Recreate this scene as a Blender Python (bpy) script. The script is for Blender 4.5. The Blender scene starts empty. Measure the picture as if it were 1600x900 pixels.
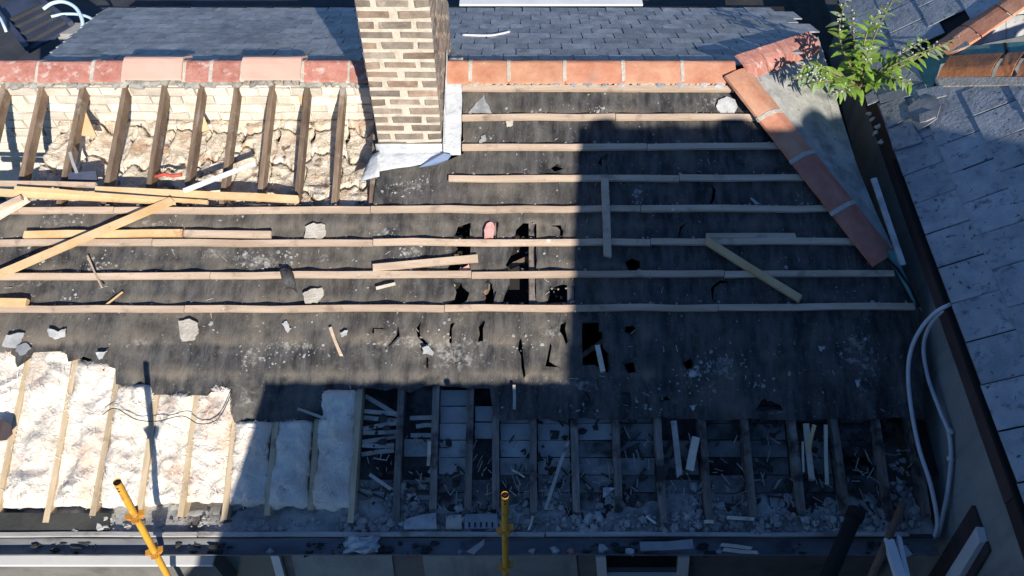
import bpy, math, random
from math import sin, cos, tan, radians, pi, hypot, atan2
from mathutils import Vector, Matrix, noise
from mathutils.geometry import delaunay_2d_cdt

random.seed(7)
scn = bpy.context.scene
COL = scn.collection
rnd = random.uniform

# ------------------------------------------------------------------ camera
F_PX, PITCH = 1180.0, radians(49.5)
CAM = Vector((0, 0, 10.0))
cam_d = bpy.data.cameras.new('camera')
cam = bpy.data.objects.new('camera', cam_d); COL.objects.link(cam)
cam.location = CAM
cam.rotation_euler = (radians(90) - PITCH, 0, 0)
cam_d.sensor_width = 36.0
cam_d.lens = 36.0 * F_PX / 1600.0
cam_d.clip_end = 2000
scn.camera = cam

# ------------------------------------------------------------------ sky and sun
SUN_EL, SUN_AZ = radians(25.5), radians(20.5)          # sun stands behind the camera, to its right
LDIR = Vector((-sin(SUN_AZ) * cos(SUN_EL), cos(SUN_AZ) * cos(SUN_EL), -sin(SUN_EL)))
world = bpy.data.worlds.new('World'); scn.world = world; world.use_nodes = True
wn = world.node_tree
sky = wn.nodes.new('ShaderNodeTexSky'); sky.sky_type = 'NISHITA'; sky.sun_disc = False
sky.sun_elevation = SUN_EL
sky.sun_rotation = atan2(-LDIR.x, -LDIR.y)
sky.air_density = 1.0; sky.dust_density = 0.0; sky.ozone_density = 8.5
wn.links.new(sky.outputs[0], wn.nodes['Background'].inputs[0])
wn.nodes['Background'].inputs[1].default_value = 0.096
sd = bpy.data.lights.new('sun', 'SUN'); sd.energy = 5.0; sd.angle = radians(0.5); sd.color = (1, 0.93, 0.82)
sun = bpy.data.objects.new('sun', sd); COL.objects.link(sun)
sun.rotation_euler = LDIR.to_track_quat('-Z', 'Y').to_euler(); sun.location = (4, -8, 16)
vs = scn.view_settings
vs.view_transform = 'Standard'; vs.look = 'None'; vs.gamma = 1; vs.use_curve_mapping = False
vs.exposure = 0.44

# ------------------------------------------------------------------ the place's planes
FWD = Vector((0, cos(PITCH), -sin(PITCH))); UPV = Vector((0, sin(PITCH), cos(PITCH)))
ALPHA = radians(22.5)
RV = Vector((0, cos(ALPHA), sin(ALPHA)))            # up the front slope
RN = Vector((0, -sin(ALPHA), cos(ALPHA)))           # out of the front slope
RX_ = Vector((1, 0, 0))
def ray(x, y): return FWD + RX_ * ((x - 800) / F_PX) + UPV * ((450 - y) / F_PX)
def hit(x, y, p, n):
    r = ray(x, y); return CAM + r * ((p - CAM).dot(n) / r.dot(n))
P0 = CAM + ray(800, 230) * 5.36
E0 = hit(800, 838, P0, RN)                          # eave
def rp(x, s, n=0.0): return Vector((x, 0, 0)) + E0 + RV * s + RN * n - Vector((E0.x, 0, 0))
def xs(px, py, n=0.0):
    q = hit(px, py, P0 + RN * n, RN); return q.x, (q - E0).dot(RV)
def onr(px, py, n=0.0): return hit(px, py, P0 + RN * n, RN)

# ------------------------------------------------------------------ helpers
WL = {}
def wl(o): return WL[o.name] if o is not None else Vector((0, 0, 0))
def put(o, loc, parent=None):
    COL.objects.link(o)
    if parent is not None: o.parent = parent
    o.location = loc - wl(parent); WL[o.name] = Vector(loc); return o
def tag(o, label=None, cat=None, group=None, kind=None):
    if label: o['label'] = label
    if cat: o['category'] = cat
    if group: o['group'] = group
    if kind: o['kind'] = kind
    return o
def thing(name, label, cat, loc, group=None):
    o = bpy.data.objects.new(name, None); o.empty_display_size = .1
    put(o, Vector(loc)); return tag(o, label, cat, group)
def mk(name, verts, faces, mat, parent=None, smooth=False):
    c = Vector((0, 0, 0))
    for v in verts: c += Vector(v)
    c /= len(verts)
    me = bpy.data.meshes.new(name)
    me.from_pydata([tuple(Vector(v) - c) for v in verts], [], faces); me.update()
    me.materials.append(mat)
    if smooth: me.polygons.foreach_set('use_smooth', [True] * len(me.polygons))
    return put(bpy.data.objects.new(name, me), c, parent)
def mesh(name, verts, faces, mat, smooth=False):
    me = bpy.data.meshes.new(name); me.from_pydata([tuple(v) for v in verts], [], faces); me.update()
    me.materials.append(mat)
    if smooth: me.polygons.foreach_set('use_smooth', [True] * len(me.polygons))
    return me
def inst(name, me, loc, ax, ay, az, parent=None, scale=(1, 1, 1)):
    o = bpy.data.objects.new(name, me)
    m = Matrix((ax, ay, az)).transposed()
    put(o, Vector(loc), parent); o.rotation_euler = m.to_euler(); o.scale = scale
    return o
BOXF = [(0, 3, 2, 1), (4, 5, 6, 7), (0, 1, 5, 4), (1, 2, 6, 5), (2, 3, 7, 6), (3, 0, 4, 7)]
def boxv(x0, x1, y0, y1, z0, z1):
    return [(x0, y0, z0), (x1, y0, z0), (x1, y1, z0), (x0, y1, z0), (x0, y0, z1), (x1, y0, z1), (x1, y1, z1), (x0, y1, z1)]
def chamfer_box(sx, sy, sz, c, jit=0.0, seed=0):
    """box centred at the origin whose top edges are chamfered and corners jittered"""
    r = random.Random(seed); hx, hy, hz = sx / 2, sy / 2, sz / 2
    v = boxv(-hx, hx, -hy, hy, -hz, hz - c) + boxv(-hx + c, hx - c, -hy + c, hy - c, 0, hz)[4:]
    v = [tuple(a + r.uniform(-jit, jit) for a in p) for p in v]
    f = [(0, 3, 2, 1), (0, 1, 5, 4), (1, 2, 6, 5), (2, 3, 7, 6), (3, 0, 4, 7), (4, 5, 9, 8), (5, 6, 10, 9), (6, 7, 11, 10), (7, 4, 8, 11), (8, 9, 10, 11)]
    return v, f
def bar_geo(p0, p1, up, w, h, jit=0.0015, seg=None, ragged=(0, 0)):
    """timber from p0 to p1 (middle of its underside), width w, height h along up"""
    p0, p1, up = Vector(p0), Vector(p1), Vector(up)
    d = p1 - p0; L = d.length; d.normalize(); side = d.cross(up).normalized(); up = side.cross(d).normalized()
    seg = seg or max(2, int(L / .25)); V = []; Fc = []
    for i in range(seg + 1):
        t = i / seg; b = p0 + d * (L * t) + side * rnd(-jit, jit) * 1.5 + up * rnd(0, jit)
        e = [0] * 4
        if i == 0 and ragged[0]: e = [-rnd(0, ragged[0]) for _ in range(4)]
        if i == seg and ragged[1]: e = [rnd(0, ragged[1]) for _ in range(4)]
        for k, (a, c) in enumerate(((-1, 0), (1, 0), (1, 1), (-1, 1))):
            V.append(b + side * (a * w / 2 + rnd(-jit, jit) * .5) + up * (c * h) + d * e[k])
    for i in range(seg):
        o = 4 * i
        for k in range(4): Fc.append((o + k, o + (k + 1) % 4, o + 4 + (k + 1) % 4, o + 4 + k))
    Fc.append((3, 2, 1, 0)); o = 4 * seg; Fc.append((o, o + 1, o + 2, o + 3))
    return V, Fc
def bar(name, p0, p1, up, w, h, mat, parent=None, **k):
    v, f = bar_geo(p0, p1, up, w, h, **k); return mk(name, v, f, mat, parent)
def tube_geo(pts, rad, n=10, cap=True):
    pts = [Vector(p) for p in pts]; V = []; Fc = []; prev = None
    for i, p in enumerate(pts):
        d = (pts[min(i + 1, len(pts) - 1)] - pts[max(i - 1, 0)]).normalized()
        a = prev if prev is not None else (Vector((0, 0, 1)) if abs(d.z) < .9 else Vector((1, 0, 0)))
        a = (a - d * a.dot(d)).normalized(); b = d.cross(a); prev = a
        r = rad[i] if isinstance(rad, (list, tuple)) else rad
        for k in range(n):
            t = 2 * pi * k / n; V.append(p + a * (cos(t) * r) + b * (sin(t) * r))
    for i in range(len(pts) - 1):
        for k in range(n): Fc.append((i * n + k, i * n + (k + 1) % n, (i + 1) * n + (k + 1) % n, (i + 1) * n + k))
    if cap:
        Fc.append(tuple(range(n - 1, -1, -1))); o = (len(pts) - 1) * n; Fc.append(tuple(range(o, o + n)))
    return V, Fc
def tube(name, pts, rad, mat, parent=None, n=10, cap=True):
    v, f = tube_geo(pts, rad, n, cap); return mk(name, v, f, mat, parent, smooth=True)
def spline(P, per=8):
    P = [Vector(p) for p in P]; Q = [P[0] * 2 - P[1]] + P + [P[-1] * 2 - P[-2]]; out = []
    for i in range(1, len(Q) - 2):
        for k in range(per):
            t = k / per; a, b, c, d = Q[i - 1], Q[i], Q[i + 1], Q[i + 2]
            out.append(.5 * ((2 * b) + (c - a) * t + (2 * a - 5 * b + 4 * c - d) * t * t + (3 * b - a - 3 * c + d) * t ** 3))
    out.append(P[-1]); return out
def chunk_geo(c, r, ax, ay, az, flat=.5, k=7):
    """irregular flat-bottomed lump: a ring, a smaller ring and a top point"""
    V = []; Fc = []; c = Vector(c); ph = rnd(0, 6.28)
    k = random.choice((4, 5, 5, 6)) if k < 7 else k; rr = [rnd(.45, 1.25) * r for _ in range(k)]
    for lev, (q, hgt) in enumerate(((1.0, 0.0), (1.0, .55), (.6, 1.0))):
        for i in range(k):
            t = ph + 2 * pi * i / k; q2 = q * rr[i] * rnd(.9, 1.08)
            V.append(c + ax * (cos(t) * q2) + ay * (sin(t) * q2) + az * (hgt * flat * r * rnd(.75, 1.2)))
    for lev in range(2):
        for i in range(k): Fc.append((lev * k + i, lev * k + (i + 1) % k, (lev + 1) * k + (i + 1) % k, (lev + 1) * k + i))
    Fc.append(tuple(range(2 * k, 3 * k))); Fc.append(tuple(range(k - 1, -1, -1)))
    return V, Fc
def prism(name, poly, nrm, th, mat, parent=None):
    """polygon given as world points, thickened by th along nrm"""
    poly = [Vector(p) for p in poly]; k = len(poly); nrm = Vector(nrm).normalized()
    V = poly + [p + nrm * th for p in poly]
    Fc = [tuple(range(k - 1, -1, -1)), tuple(range(k, 2 * k))] + [(i, (i + 1) % k, k + (i + 1) % k, k + i) for i in range(k)]
    return mk(name, V, Fc, mat, parent)
class Bag:
    def __init__(s): s.V = []; s.F = []
    def add(s, g):
        o = len(s.V); s.V += g[0]; s.F += [tuple(i + o for i in f) for f in g[1]]
    def build(s, name, mat, parent=None, smooth=False): return mk(name, s.V, s.F, mat, parent, smooth)

# ------------------------------------------------------------------ materials
def M(name, c1, c2, scale=6, rough=.85, bump=.25, bscale=45, stretch=(1, 1, 1), rot=(0, 0, 0), var=0.0, c3=None, s3=2.5, lo3=.55, hi3=.68,
      st3=(1, 1, 1), metal=0.0, lo=.35, hi=.65, c4=None, s4=60, lo4=.66, hi4=.72, trans=0.0, detail=6, tint=None, dist=.012, distort=0.0):
    m = bpy.data.materials.new(name); m.use_nodes = True; nt = m.node_tree; N = nt.nodes; L = nt.links
    b = N['Principled BSDF']; b.inputs['Roughness'].default_value = rough; b.inputs['Metallic'].default_value = metal
    tc = N.new('ShaderNodeTexCoord'); oi = N.new('ShaderNodeObjectInfo')
    add = N.new('ShaderNodeVectorMath'); add.operation = 'MULTIPLY_ADD'
    comb = N.new('ShaderNodeCombineXYZ')
    for i in range(3): L.new(oi.outputs['Random'], comb.inputs[i])
    L.new(comb.outputs[0], add.inputs[0]); add.inputs[1].default_value = (17, 31, 23); L.new(tc.outputs['Object'], add.inputs[2])
    mp0 = N.new('ShaderNodeMapping'); mp0.inputs['Rotation'].default_value = rot; L.new(add.outputs[0], mp0.inputs['Vector'])
    def noisy(sc, st, det):
        mp = N.new('ShaderNodeMapping'); mp.inputs['Scale'].default_value = st; L.new(mp0.outputs[0], mp.inputs['Vector'])
        n = N.new('ShaderNodeTexNoise'); n.inputs['Scale'].default_value = sc; n.inputs['Detail'].default_value = det; n.inputs['Roughness'].default_value = .62
        L.new(mp.outputs[0], n.inputs['Vector']); return n
    def ramp(n, a, c):
        r = N.new('ShaderNodeMapRange'); r.inputs[1].default_value = a; r.inputs[2].default_value = c; L.new(n.outputs[0], r.inputs[0]); return r
    def mix(fac, A, B):
        x = N.new('ShaderNodeMix'); x.data_type = 'RGBA'; L.new(fac.outputs[0], x.inputs[0])
        for sock, val in ((x.inputs[6], A), (x.inputs[7], B)):
            if isinstance(val, tuple): sock.default_value = (*val, 1)
            else: L.new(val, sock)
        return x.outputs[2]
    n1 = noisy(scale, stretch, detail); col = mix(ramp(n1, lo, hi), c1, c2)
    if c3: col = mix(ramp(noisy(s3, st3, 8), lo3, hi3), col, c3)
    if c4: col = mix(ramp(noisy(s4, (1, 1, 1), 3), lo4, hi4), col, c4)
    if tint is not None: col = mix(ramp(oi_ramp(N, L, oi), .55, .95), col, mixmul(N, L, col, tint))
    if var:
        h = N.new('ShaderNodeHueSaturation'); L.new(col, h.inputs['Color'])
        mr = N.new('ShaderNodeMapRange'); mr.inputs[3].default_value = 1 - var; mr.inputs[4].default_value = 1 + var; L.new(oi.outputs['Random'], mr.inputs[0]); L.new(mr.outputs[0], h.inputs['Value'])
        col = h.outputs[0]
    L.new(col, b.inputs['Base Color'])
    if bump:
        bp = N.new('ShaderNodeBump'); bp.inputs['Strength'].default_value = bump; bp.inputs['Distance'].default_value = dist
        nb_ = noisy(bscale, stretch, 8); nb_.inputs['Distortion'].default_value = distort; L.new(nb_.outputs[0], bp.inputs['Height']); L.new(bp.outputs[0], b.inputs['Normal'])
    if trans:
        t = N.new('ShaderNodeBsdfTranslucent'); L.new(col, t.inputs[0]); x = N.new('ShaderNodeMixShader'); x.inputs[0].default_value = trans
        L.new(b.outputs[0], x.inputs[1]); L.new(t.outputs[0], x.inputs[2]); L.new(x.outputs[0], N['Material Output'].inputs[0])
    return m
def oi_ramp(N, L, oi):
    w = N.new('ShaderNodeTexWhiteNoise'); w.noise_dimensions = '1D'; L.new(oi.outputs['Random'], w.inputs['W']); return w
def mixmul(N, L, col, t):
    x = N.new('ShaderNodeMix'); x.data_type = 'RGBA'; x.blend_type = 'MULTIPLY'; x.inputs[0].default_value = 1
    L.new(col, x.inputs[6]); x.inputs[7].default_value = (*t, 1); return x.outputs[2]

SLR = (-ALPHA, 0, 0)
m_felt = M('roofing_felt', (.017, .018, .021), (.100, .097, .095), 8, .8, .9, 34, (2.2, .55, 1), SLR, c3=(.155, .14, .118), s3=3.2, lo3=.50, hi3=.74, st3=(1.2, 1.2, 1), c4=(.27, .26, .24), s4=46, lo4=.63, hi4=.78, lo=.38, hi=.66, detail=10)
def add_dust(m, colour):
    nt = m.node_tree; N, L = nt.nodes, nt.links; b = N['Principled BSDF']; src = b.inputs['Base Color'].links[0].from_socket
    at = N.new('ShaderNodeAttribute'); at.attribute_name = 'dust'
    x = N.new('ShaderNodeMix'); x.data_type = 'RGBA'; L.new(at.outputs['Fac'], x.inputs[0]); L.new(src, x.inputs[6]); x.inputs[7].default_value = (*colour, 1); L.new(x.outputs[2], b.inputs['Base Color'])
add_dust(m_felt, (.19, .16, .125))
def add_splash(m, colour):
    nt = m.node_tree; N, L = nt.nodes, nt.links; b = N['Principled BSDF']; src = b.inputs['Base Color'].links[0].from_socket
    at = N.new('ShaderNodeAttribute'); at.attribute_name = 'splash'; tc = N.new('ShaderNodeTexCoord')
    n = N.new('ShaderNodeTexNoise'); n.inputs['Scale'].default_value = 26; n.inputs['Detail'].default_value = 7; n.inputs['Roughness'].default_value = .7; L.new(tc.outputs['Object'], n.inputs['Vector'])
    a = N.new('ShaderNodeMath'); a.operation = 'MULTIPLY_ADD'; L.new(at.outputs['Fac'], a.inputs[0]); a.inputs[1].default_value = .235; L.new(n.outputs[0], a.inputs[2])
    r = N.new('ShaderNodeMapRange'); r.inputs[1].default_value = .68; r.inputs[2].default_value = .84; L.new(a.outputs[0], r.inputs[0])
    x = N.new('ShaderNodeMix'); x.data_type = 'RGBA'; L.new(r.outputs[0], x.inputs[0]); L.new(src, x.inputs[6]); x.inputs[7].default_value = (*colour, 1); L.new(x.outputs[2], b.inputs['Base Color'])
add_splash(m_felt, (.30, .29, .265))
m_batten = M('pale_sawn_batten', (.47, .35, .25), (.64, .50, .375), 4, .75, .35, 60, (.5, 4, 4), var=.07, c3=(.27, .195, .145), s3=7, lo3=.56, hi3=.74, c4=(.66, .6, .52), s4=16, lo4=.66, hi4=.76, tint=(.88, .86, .86))
m_fresh = M('split_yellow_batten', (.62, .40, .19), (.72, .52, .30), 5, .75, .3, 60, (1, 1, 1), var=.12, c3=(.42, .24, .1), s3=8, lo3=.62, hi3=.75)
m_rafter = M('old_brown_rafter', (.14, .09, .058), (.27, .195, .135), 9, .85, .5, 50, (3, .5, .5), var=.2, c3=(.36, .33, .29), s3=5, lo3=.58, hi3=.72)
m_rafterp = M('pale_pine_rafter', (.42, .32, .20), (.55, .44, .30), 9, .85, .4, 50, (3, .5, .5), var=.15, c3=(.26, .2, .14), s3=6, lo3=.58, hi3=.72)
m_rafterd = M('sooty_rafter', (.13, .11, .097), (.28, .24, .21), 9, .85, .5, 50, (3, .5, .5), var=.25, c3=(.035, .03, .028), s3=5, lo3=.50, hi3=.62)
m_terra = M('terracotta', (.45, .18, .105), (.58, .29, .185), 7, .85, .3, 40, var=.12, c3=(.36, .25, .2), s3=4, lo3=.6, hi3=.78, c4=(.62, .5, .42), s4=30, lo4=.66, hi4=.8, tint=(1.0, 1.12, 1.1))
m_terrab = M('bright_orange_clay', (.50, .17, .06), (.62, .25, .10), 7, .8, .3, 40, var=.1, c3=(.38, .16, .09), s3=5)
m_terrar = M('deep_red_clay', (.36, .12, .085), (.48, .20, .14), 7, .85, .4, 40, var=.12, c3=(.28, .17, .13), s3=5, lo3=.55, hi3=.72)
m_terrao = M('weathered_terracotta', (.40, .15, .11), (.50, .24, .19), 14, .9, .5, 40, var=.1, c3=(.62, .50, .45), s3=16, lo3=.55, hi3=.7, c4=(.3, .1, .08), s4=30, lo4=.62, hi4=.75)
m_terran = M('new_pink_clay', (.60, .37, .29), (.64, .41, .33), 5, .85, .1, 40, var=.04)
m_mortar = M('lime_mortar', (.42, .38, .32), (.58, .54, .47), 12, .95, .7, 50, c3=(.28, .25, .21), s3=7, lo3=.58, hi3=.74)
m_cement = M('grey_cement', (.25, .24, .22), (.40, .39, .36), 9, .95, .7, 40, c3=(.17, .17, .16), s3=4, lo3=.55, hi3=.7)
m_joint = M('pale_brick_joint', (.47, .41, .33), (.62, .56, .46), 18, .95, .6, 60, c3=(.36, .31, .25), s3=6, lo3=.62, hi3=.75)
m_brick = M('stock_brick', (.165, .135, .11), (.29, .24, .195), 11, .95, .6, 60, var=.3, c3=(.40, .34, .275), s3=8, lo3=.58, hi3=.78, tint=(1.14, .97, .88))
m_wbrick = M('limewashed_brick', (.56, .50, .42), (.70, .65, .56), 12, .95, .6, 50, var=.2, c3=(.42, .33, .25), s3=6, lo3=.52, hi3=.72, c4=(.22, .16, .12), s4=9, lo4=.66, hi4=.78)
m_slate = M('dark_slate', (.21, .222, .24), (.38, .39, .40), 9, .6, .35, 40, (1, .5, 1), var=.2, c3=(.10, .105, .12), s3=6, lo3=.55, hi3=.75, c4=(.5, .5, .48), s4=14, lo4=.70, hi4=.76)
m_slate2 = M('pale_grey_slate', (.27, .295, .325), (.41, .435, .455), 7, .7, .6, 40, var=.13, c3=(.12, .13, .15), s3=15, lo3=.56, hi3=.70, c4=(.06, .062, .066), s4=26, lo4=.63, hi4=.70)
m_slate3 = M('lichened_slate', (.36, .36, .35), (.52, .52, .50), 9, .8, .4, 40, var=.1, c3=(.2, .2, .19), s3=30, lo3=.58, hi3=.68)
m_lead = M('bright_lead', (.40, .42, .45), (.66, .67, .68), 6, .55, .6, 16, c3=(.34, .37, .42), s3=6, lo3=.55, hi3=.72, dist=.03)
m_leadd = M('grey_lead', (.20, .21, .23), (.33, .34, .36), 6, .55, .2, 20, c3=(.14, .14, .15), s3=4, lo3=.55, hi3=.75)
m_teal = M('green_valley_lining', (.06, .20, .19), (.13, .33, .31), 6, .7, .2, 30, c3=(.2, .3, .28), s3=8)
m_insul = M('glass_wool', (.72, .66, .56), (.86, .82, .75), 9, 1, .5, 34, c3=(.66, .48, .36), s3=4.5, lo3=.50, hi3=.70, c4=(.46, .34, .24), s4=14, lo4=.60, hi4=.76, dist=.03, distort=1.0)
m_insulp = M('aged_glass_wool', (.70, .60, .46), (.84, .77, .66), 7, 1, .6, 26, c3=(.52, .31, .18), s3=4, lo3=.54, hi3=.70, c4=(.16, .10, .065), s4=7, lo4=.62, hi4=.70, dist=.04, distort=2.0)
m_fibre = M('wool_fibre', (.76, .69, .59), (.88, .84, .77), 9, 1, 0, c3=(.66, .46, .35), s3=5, lo3=.5, hi3=.7)
m_fibreb = M('brown_fibre', (.55, .42, .28), (.75, .64, .5), 9, 1, 0, c3=(.25, .14, .08), s3=6, lo3=.5, hi3=.6)
m_board = M('painted_ceiling_board', (.12, .127, .127), (.22, .228, .225), 7, .8, .3, 40, var=.25, c3=(.028, .026, .025), s3=4, lo3=.50, hi3=.62)
m_boardl = M('pale_ceiling_board', (.26, .275, .275), (.36, .375, .37), 5, .8, .25, 40, var=.08, c3=(.13, .13, .125), s3=4, lo3=.58, hi3=.7)
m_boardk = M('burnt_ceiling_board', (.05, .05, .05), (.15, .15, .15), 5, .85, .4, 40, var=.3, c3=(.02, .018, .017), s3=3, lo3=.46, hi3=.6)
m_lath = M('plaster_lath', (.30, .28, .25), (.46, .44, .41), 9, .9, .4, 40, var=.2, c3=(.13, .1, .08), s3=9)
m_rubble = M('plaster_rubble', (.23, .23, .226), (.48, .475, .46), 5, .95, .8, 40, c3=(.10, .092, .085), s3=3, lo3=.52, hi3=.66, c4=(.45, .33, .25), s4=7, lo4=.7, hi4=.8)
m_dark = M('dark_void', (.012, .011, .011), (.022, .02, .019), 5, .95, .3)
m_soot = M('sooty_timber', (.022, .02, .019), (.05, .045, .04), 6, .9, .5)
m_gutter = M('weathered_gutter', (.10, .105, .12), (.19, .195, .205), 6, .6, .3, 30, (.4, 2, 2), c3=(.05, .05, .055), s3=4)
m_gtrim = M('pale_gutter_edge', (.34, .33, .31), (.48, .46, .43), 6, .7, .3, 30, (.4, 2, 2), c3=(.22, .2, .18), s3=6)
m_render = M('grey_green_render', (.25, .265, .25), (.33, .345, .33), 3, .9, .3, 30, c3=(.17, .18, .17), s3=3, lo3=.5, hi3=.75, st3=(2, 2, .5), c4=(.12, .12, .115), s4=9, lo4=.68, hi4=.8)
m_flaunch = M('cement_fillet', (.30, .30, .275), (.46, .455, .415), 8, .95, .8, 30, (1, .5, 1), c3=(.19, .195, .18), s3=5, lo3=.5, hi3=.66, c4=(.14, .14, .13), s4=22, lo4=.64, hi4=.74)
m_fascia = M('dark_stained_fascia', (.045, .032, .032), (.085, .06, .058), 6, .65, .4, 40, (1, .2, 1))
m_fwall = M('dark_front_wall', (.13, .125, .115), (.20, .19, .175), 4, .95, .5, 30, c3=(.08, .075, .07), s3=2)
m_white = M('white_frame', (.68, .69, .70), (.78, .78, .78), 5, .45, .05)
m_glass = M('dark_window_glass', (.012, .014, .016), (.02, .022, .024), 3, .08, 0)
m_gglass = M('green_tinted_pane', (.12, .16, .14), (.16, .2, .175), 3, .2, 0)
m_yellow = M('scaffold_yellow_paint', (.60, .31, .03), (.70, .38, .05), 8, .6, .3, 50, c3=(.34, .17, .06), s3=12, lo3=.55, hi3=.66, c4=(.62, .55, .42), s4=26, lo4=.64, hi4=.72)
m_orange = M('rusty_yellow_paint', (.52, .23, .03), (.62, .30, .05), 12, .6, .3, 50, c3=(.3, .12, .04), s3=14, lo3=.6, hi3=.72)
m_pipe = M('white_plastic_pipe', (.56, .56, .60), (.68, .68, .71), 4, .4, .05, c3=(.36, .34, .32), s3=5, lo3=.58, hi3=.75)
m_black = M('black_iron_pipe', (.006, .006, .007), (.014, .014, .015), 6, .95, .3)
m_rust = M('rusty_steel', (.11, .065, .04), (.20, .12, .075), 12, .85, .5)
m_pale = M('pale_split_timber', (.52, .47, .37), (.66, .6, .5), 7, .8, .4, 50, var=.15, c3=(.36, .28, .19), s3=8)
m_wpaint = M('flaking_white_timber', (.62, .63, .64), (.74, .75, .75), 7, .7, .5, 50, c3=(.3, .25, .2), s3=10, lo3=.62, hi3=.72)
m_flake = M('pale_slate_flake', (.27, .28, .29), (.50, .50, .49), 10, .8, .4, 40, var=.25, c3=(.28, .28, .28), s3=8)
m_poly = M('clear_polythene', (.40, .42, .44), (.62, .63, .64), 5, .3, .4, 20, c3=(.45, .48, .5), s3=6)
m_panel = M('navy_panel', (.03, .04, .075), (.055, .068, .11), 4, .6, .15)
m_hose = M('pale_blue_hose', (.45, .62, .74), (.58, .72, .8), 4, .4, .05)
m_conc = M('weathered_concrete', (.26, .26, .25), (.37, .37, .36), 4, .95, .4, 30, c3=(.18, .18, .18), s3=2)
m_flat = M('bitumen_flat_roof', (.028, .03, .036), (.055, .058, .066), 4, .8, .4)
m_leaf = M('leaf_green', (.15, .27, .03), (.30, .46, .07), 9, .55, 0, var=.35, trans=.35)
m_leafg = M('leaf_grey_green', (.20, .28, .14), (.34, .42, .24), 9, .6, 0, var=.25, trans=.3)
m_flower = M('pale_seed_heads', (.40, .45, .36), (.56, .60, .50), 9, .8, 0, var=.1)
m_stem = M('plant_stem', (.14, .13, .06), (.24, .2, .1), 9, .8, .2)
m_asph = M('asphalt', (.045, .045, .047), (.065, .065, .066), 20, .95, .4)
m_wallbr = M('grey_rendered_block', (.30, .29, .27), (.38, .37, .35), 3, .95, .3)
m_pink = M('pink_insulation', (.62, .25, .22), (.72, .42, .38), 12, 1, .6)
m_redc = M('red_plastic', (.55, .07, .04), (.62, .1, .06), 5, .6, .1)
m_bluel = M('blue_lead', (.09, .15, .28), (.14, .2, .33), 5, .6, .1)
m_moss_shade = M('mossy_felt_and_shade', (.02, .021, .02), (.045, .047, .042), 6, .9, .6, 30)  # moss and litter, and the painted shade strip at the eave

# ------------------------------------------------------------------ ground
g = mk('ground', [(-300, -300, 0), (300, -300, 0), (300, 300, 0), (-300, 300, 0)], [(0, 1, 2, 3)], m_asph); tag(g, kind='structure')

# ------------------------------------------------------------------ buildings behind the camera that throw the big shadow
def back_project(px, py, Y):
    q = onr(px, py); k = (q.y - Y) / LDIR.y; return q - LDIR * k
c1 = back_project(415, 601, -.35); c2 = back_project(903, 197, -1.0)
nb = thing('tall_block', 'taller grey rendered block standing across the lane from the stripped roof', 'building', (5, -4, 0))
def at_height(px, py, z):
    q = onr(px, py); return q - LDIR * ((q.z - z) / LDIR.z)
def block(name, c, e, z0, z1, depth=7.0):
    d = (e - c).normalized(); f = c + d * depth
    P = [(c.x, c.y), (f.x, f.y), (12, f.y), (12, c.y)]
    mk(name, [(x, y, z0) for x, y in P] + [(x, y, z1) for x, y in P], BOXF, m_wallbr, nb)
block('wall', c1, at_height(345, 830, c1.z), 0, c1.z)
block('upper_storey', c2, at_height(884, 575, c2.z), c1.z + .003, c2.z)
for i, (a, b, hh) in enumerate(((.12, .34, .09), (.62, .80, .05), (1.0, 1.3, .08), (1.7, 2.1, .06))):
    v, f = tube_geo([(c2.x + (a + b) / 2, c2.y - .14, c2.z - .02), (c2.x + (a + b) / 2, c2.y - .14, c2.z + hh)], [(b - a) / 2, (b - a) / 2 * .85], 12); mk('chimney_pot', v, f, m_terra, nb)

# ------------------------------------------------------------------ THE HOUSE
S_RIDGE = 3.26
RIDGE = rp(0, S_RIDGE)                               # ridge line of the two slopes (x is free)
house = thing('terraced_house', 'terraced house with its front roof slope stripped to felt, battens and bare rafters', 'house', (0, 1.95, 0))
WALLY = 1.96
RAFT = [-3.73, -3.45, -3.15, -2.84, -2.55, -2.28, -2.02, -1.76, -1.5, -1.24, -.98, -.71, -.487, -.263, -.1, .14, .39, .66, .926, 1.2, 1.477, 1.77, 2.04, 2.31, 2.54]
# walls and dark inside
mk('front_wall', boxv(-4.4, 2.58, WALLY, WALLY + .26, 0, E0.z - .10), BOXF, m_fwall, house)
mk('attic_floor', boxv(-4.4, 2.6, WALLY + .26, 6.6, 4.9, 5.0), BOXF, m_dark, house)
mk('back_wall', boxv(-4.4, 2.8, 6.6, 6.8, 0, 6.05), BOXF, m_conc, house)
mk('side_wall', boxv(-4.6, -4.4, WALLY, 6.6, 0, 5.4), BOXF, m_conc, house)

# rafters
HIPA, HIPB = xs(1152, 112), xs(1395, 408)
def hip_s(x):
    return S_RIDGE - .05 if x < HIPA[0] else HIPA[1] + (x - HIPA[0]) / (HIPB[0] - HIPA[0]) * (HIPB[1] - HIPA[1]) - .05
for i, x in enumerate(RAFT):
    m = m_rafterd if x > -.9 else m_rafter
    top = hip_s(x)
    s_low = .10 + rnd(-.04, .06)
    if x < -.95:                                    # the left rafters: two lengths, brown above, paler below
        bar('rafter', rp(x + rnd(-.01, .01), .97, -.116), rp(x, top, -.098), RN, .036, .08, m_rafter, house)
        bar('rafter', rp(x + rnd(-.008, .008), s_low, -.118), rp(x, 1.1, -.130), RN, .036, .10, m_rafterp, house)
    else:
        bar('rafter', rp(x + rnd(-.012, .012), s_low, -.126), rp(x, top, -.126), RN, .043, .10, m, house)

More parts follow.
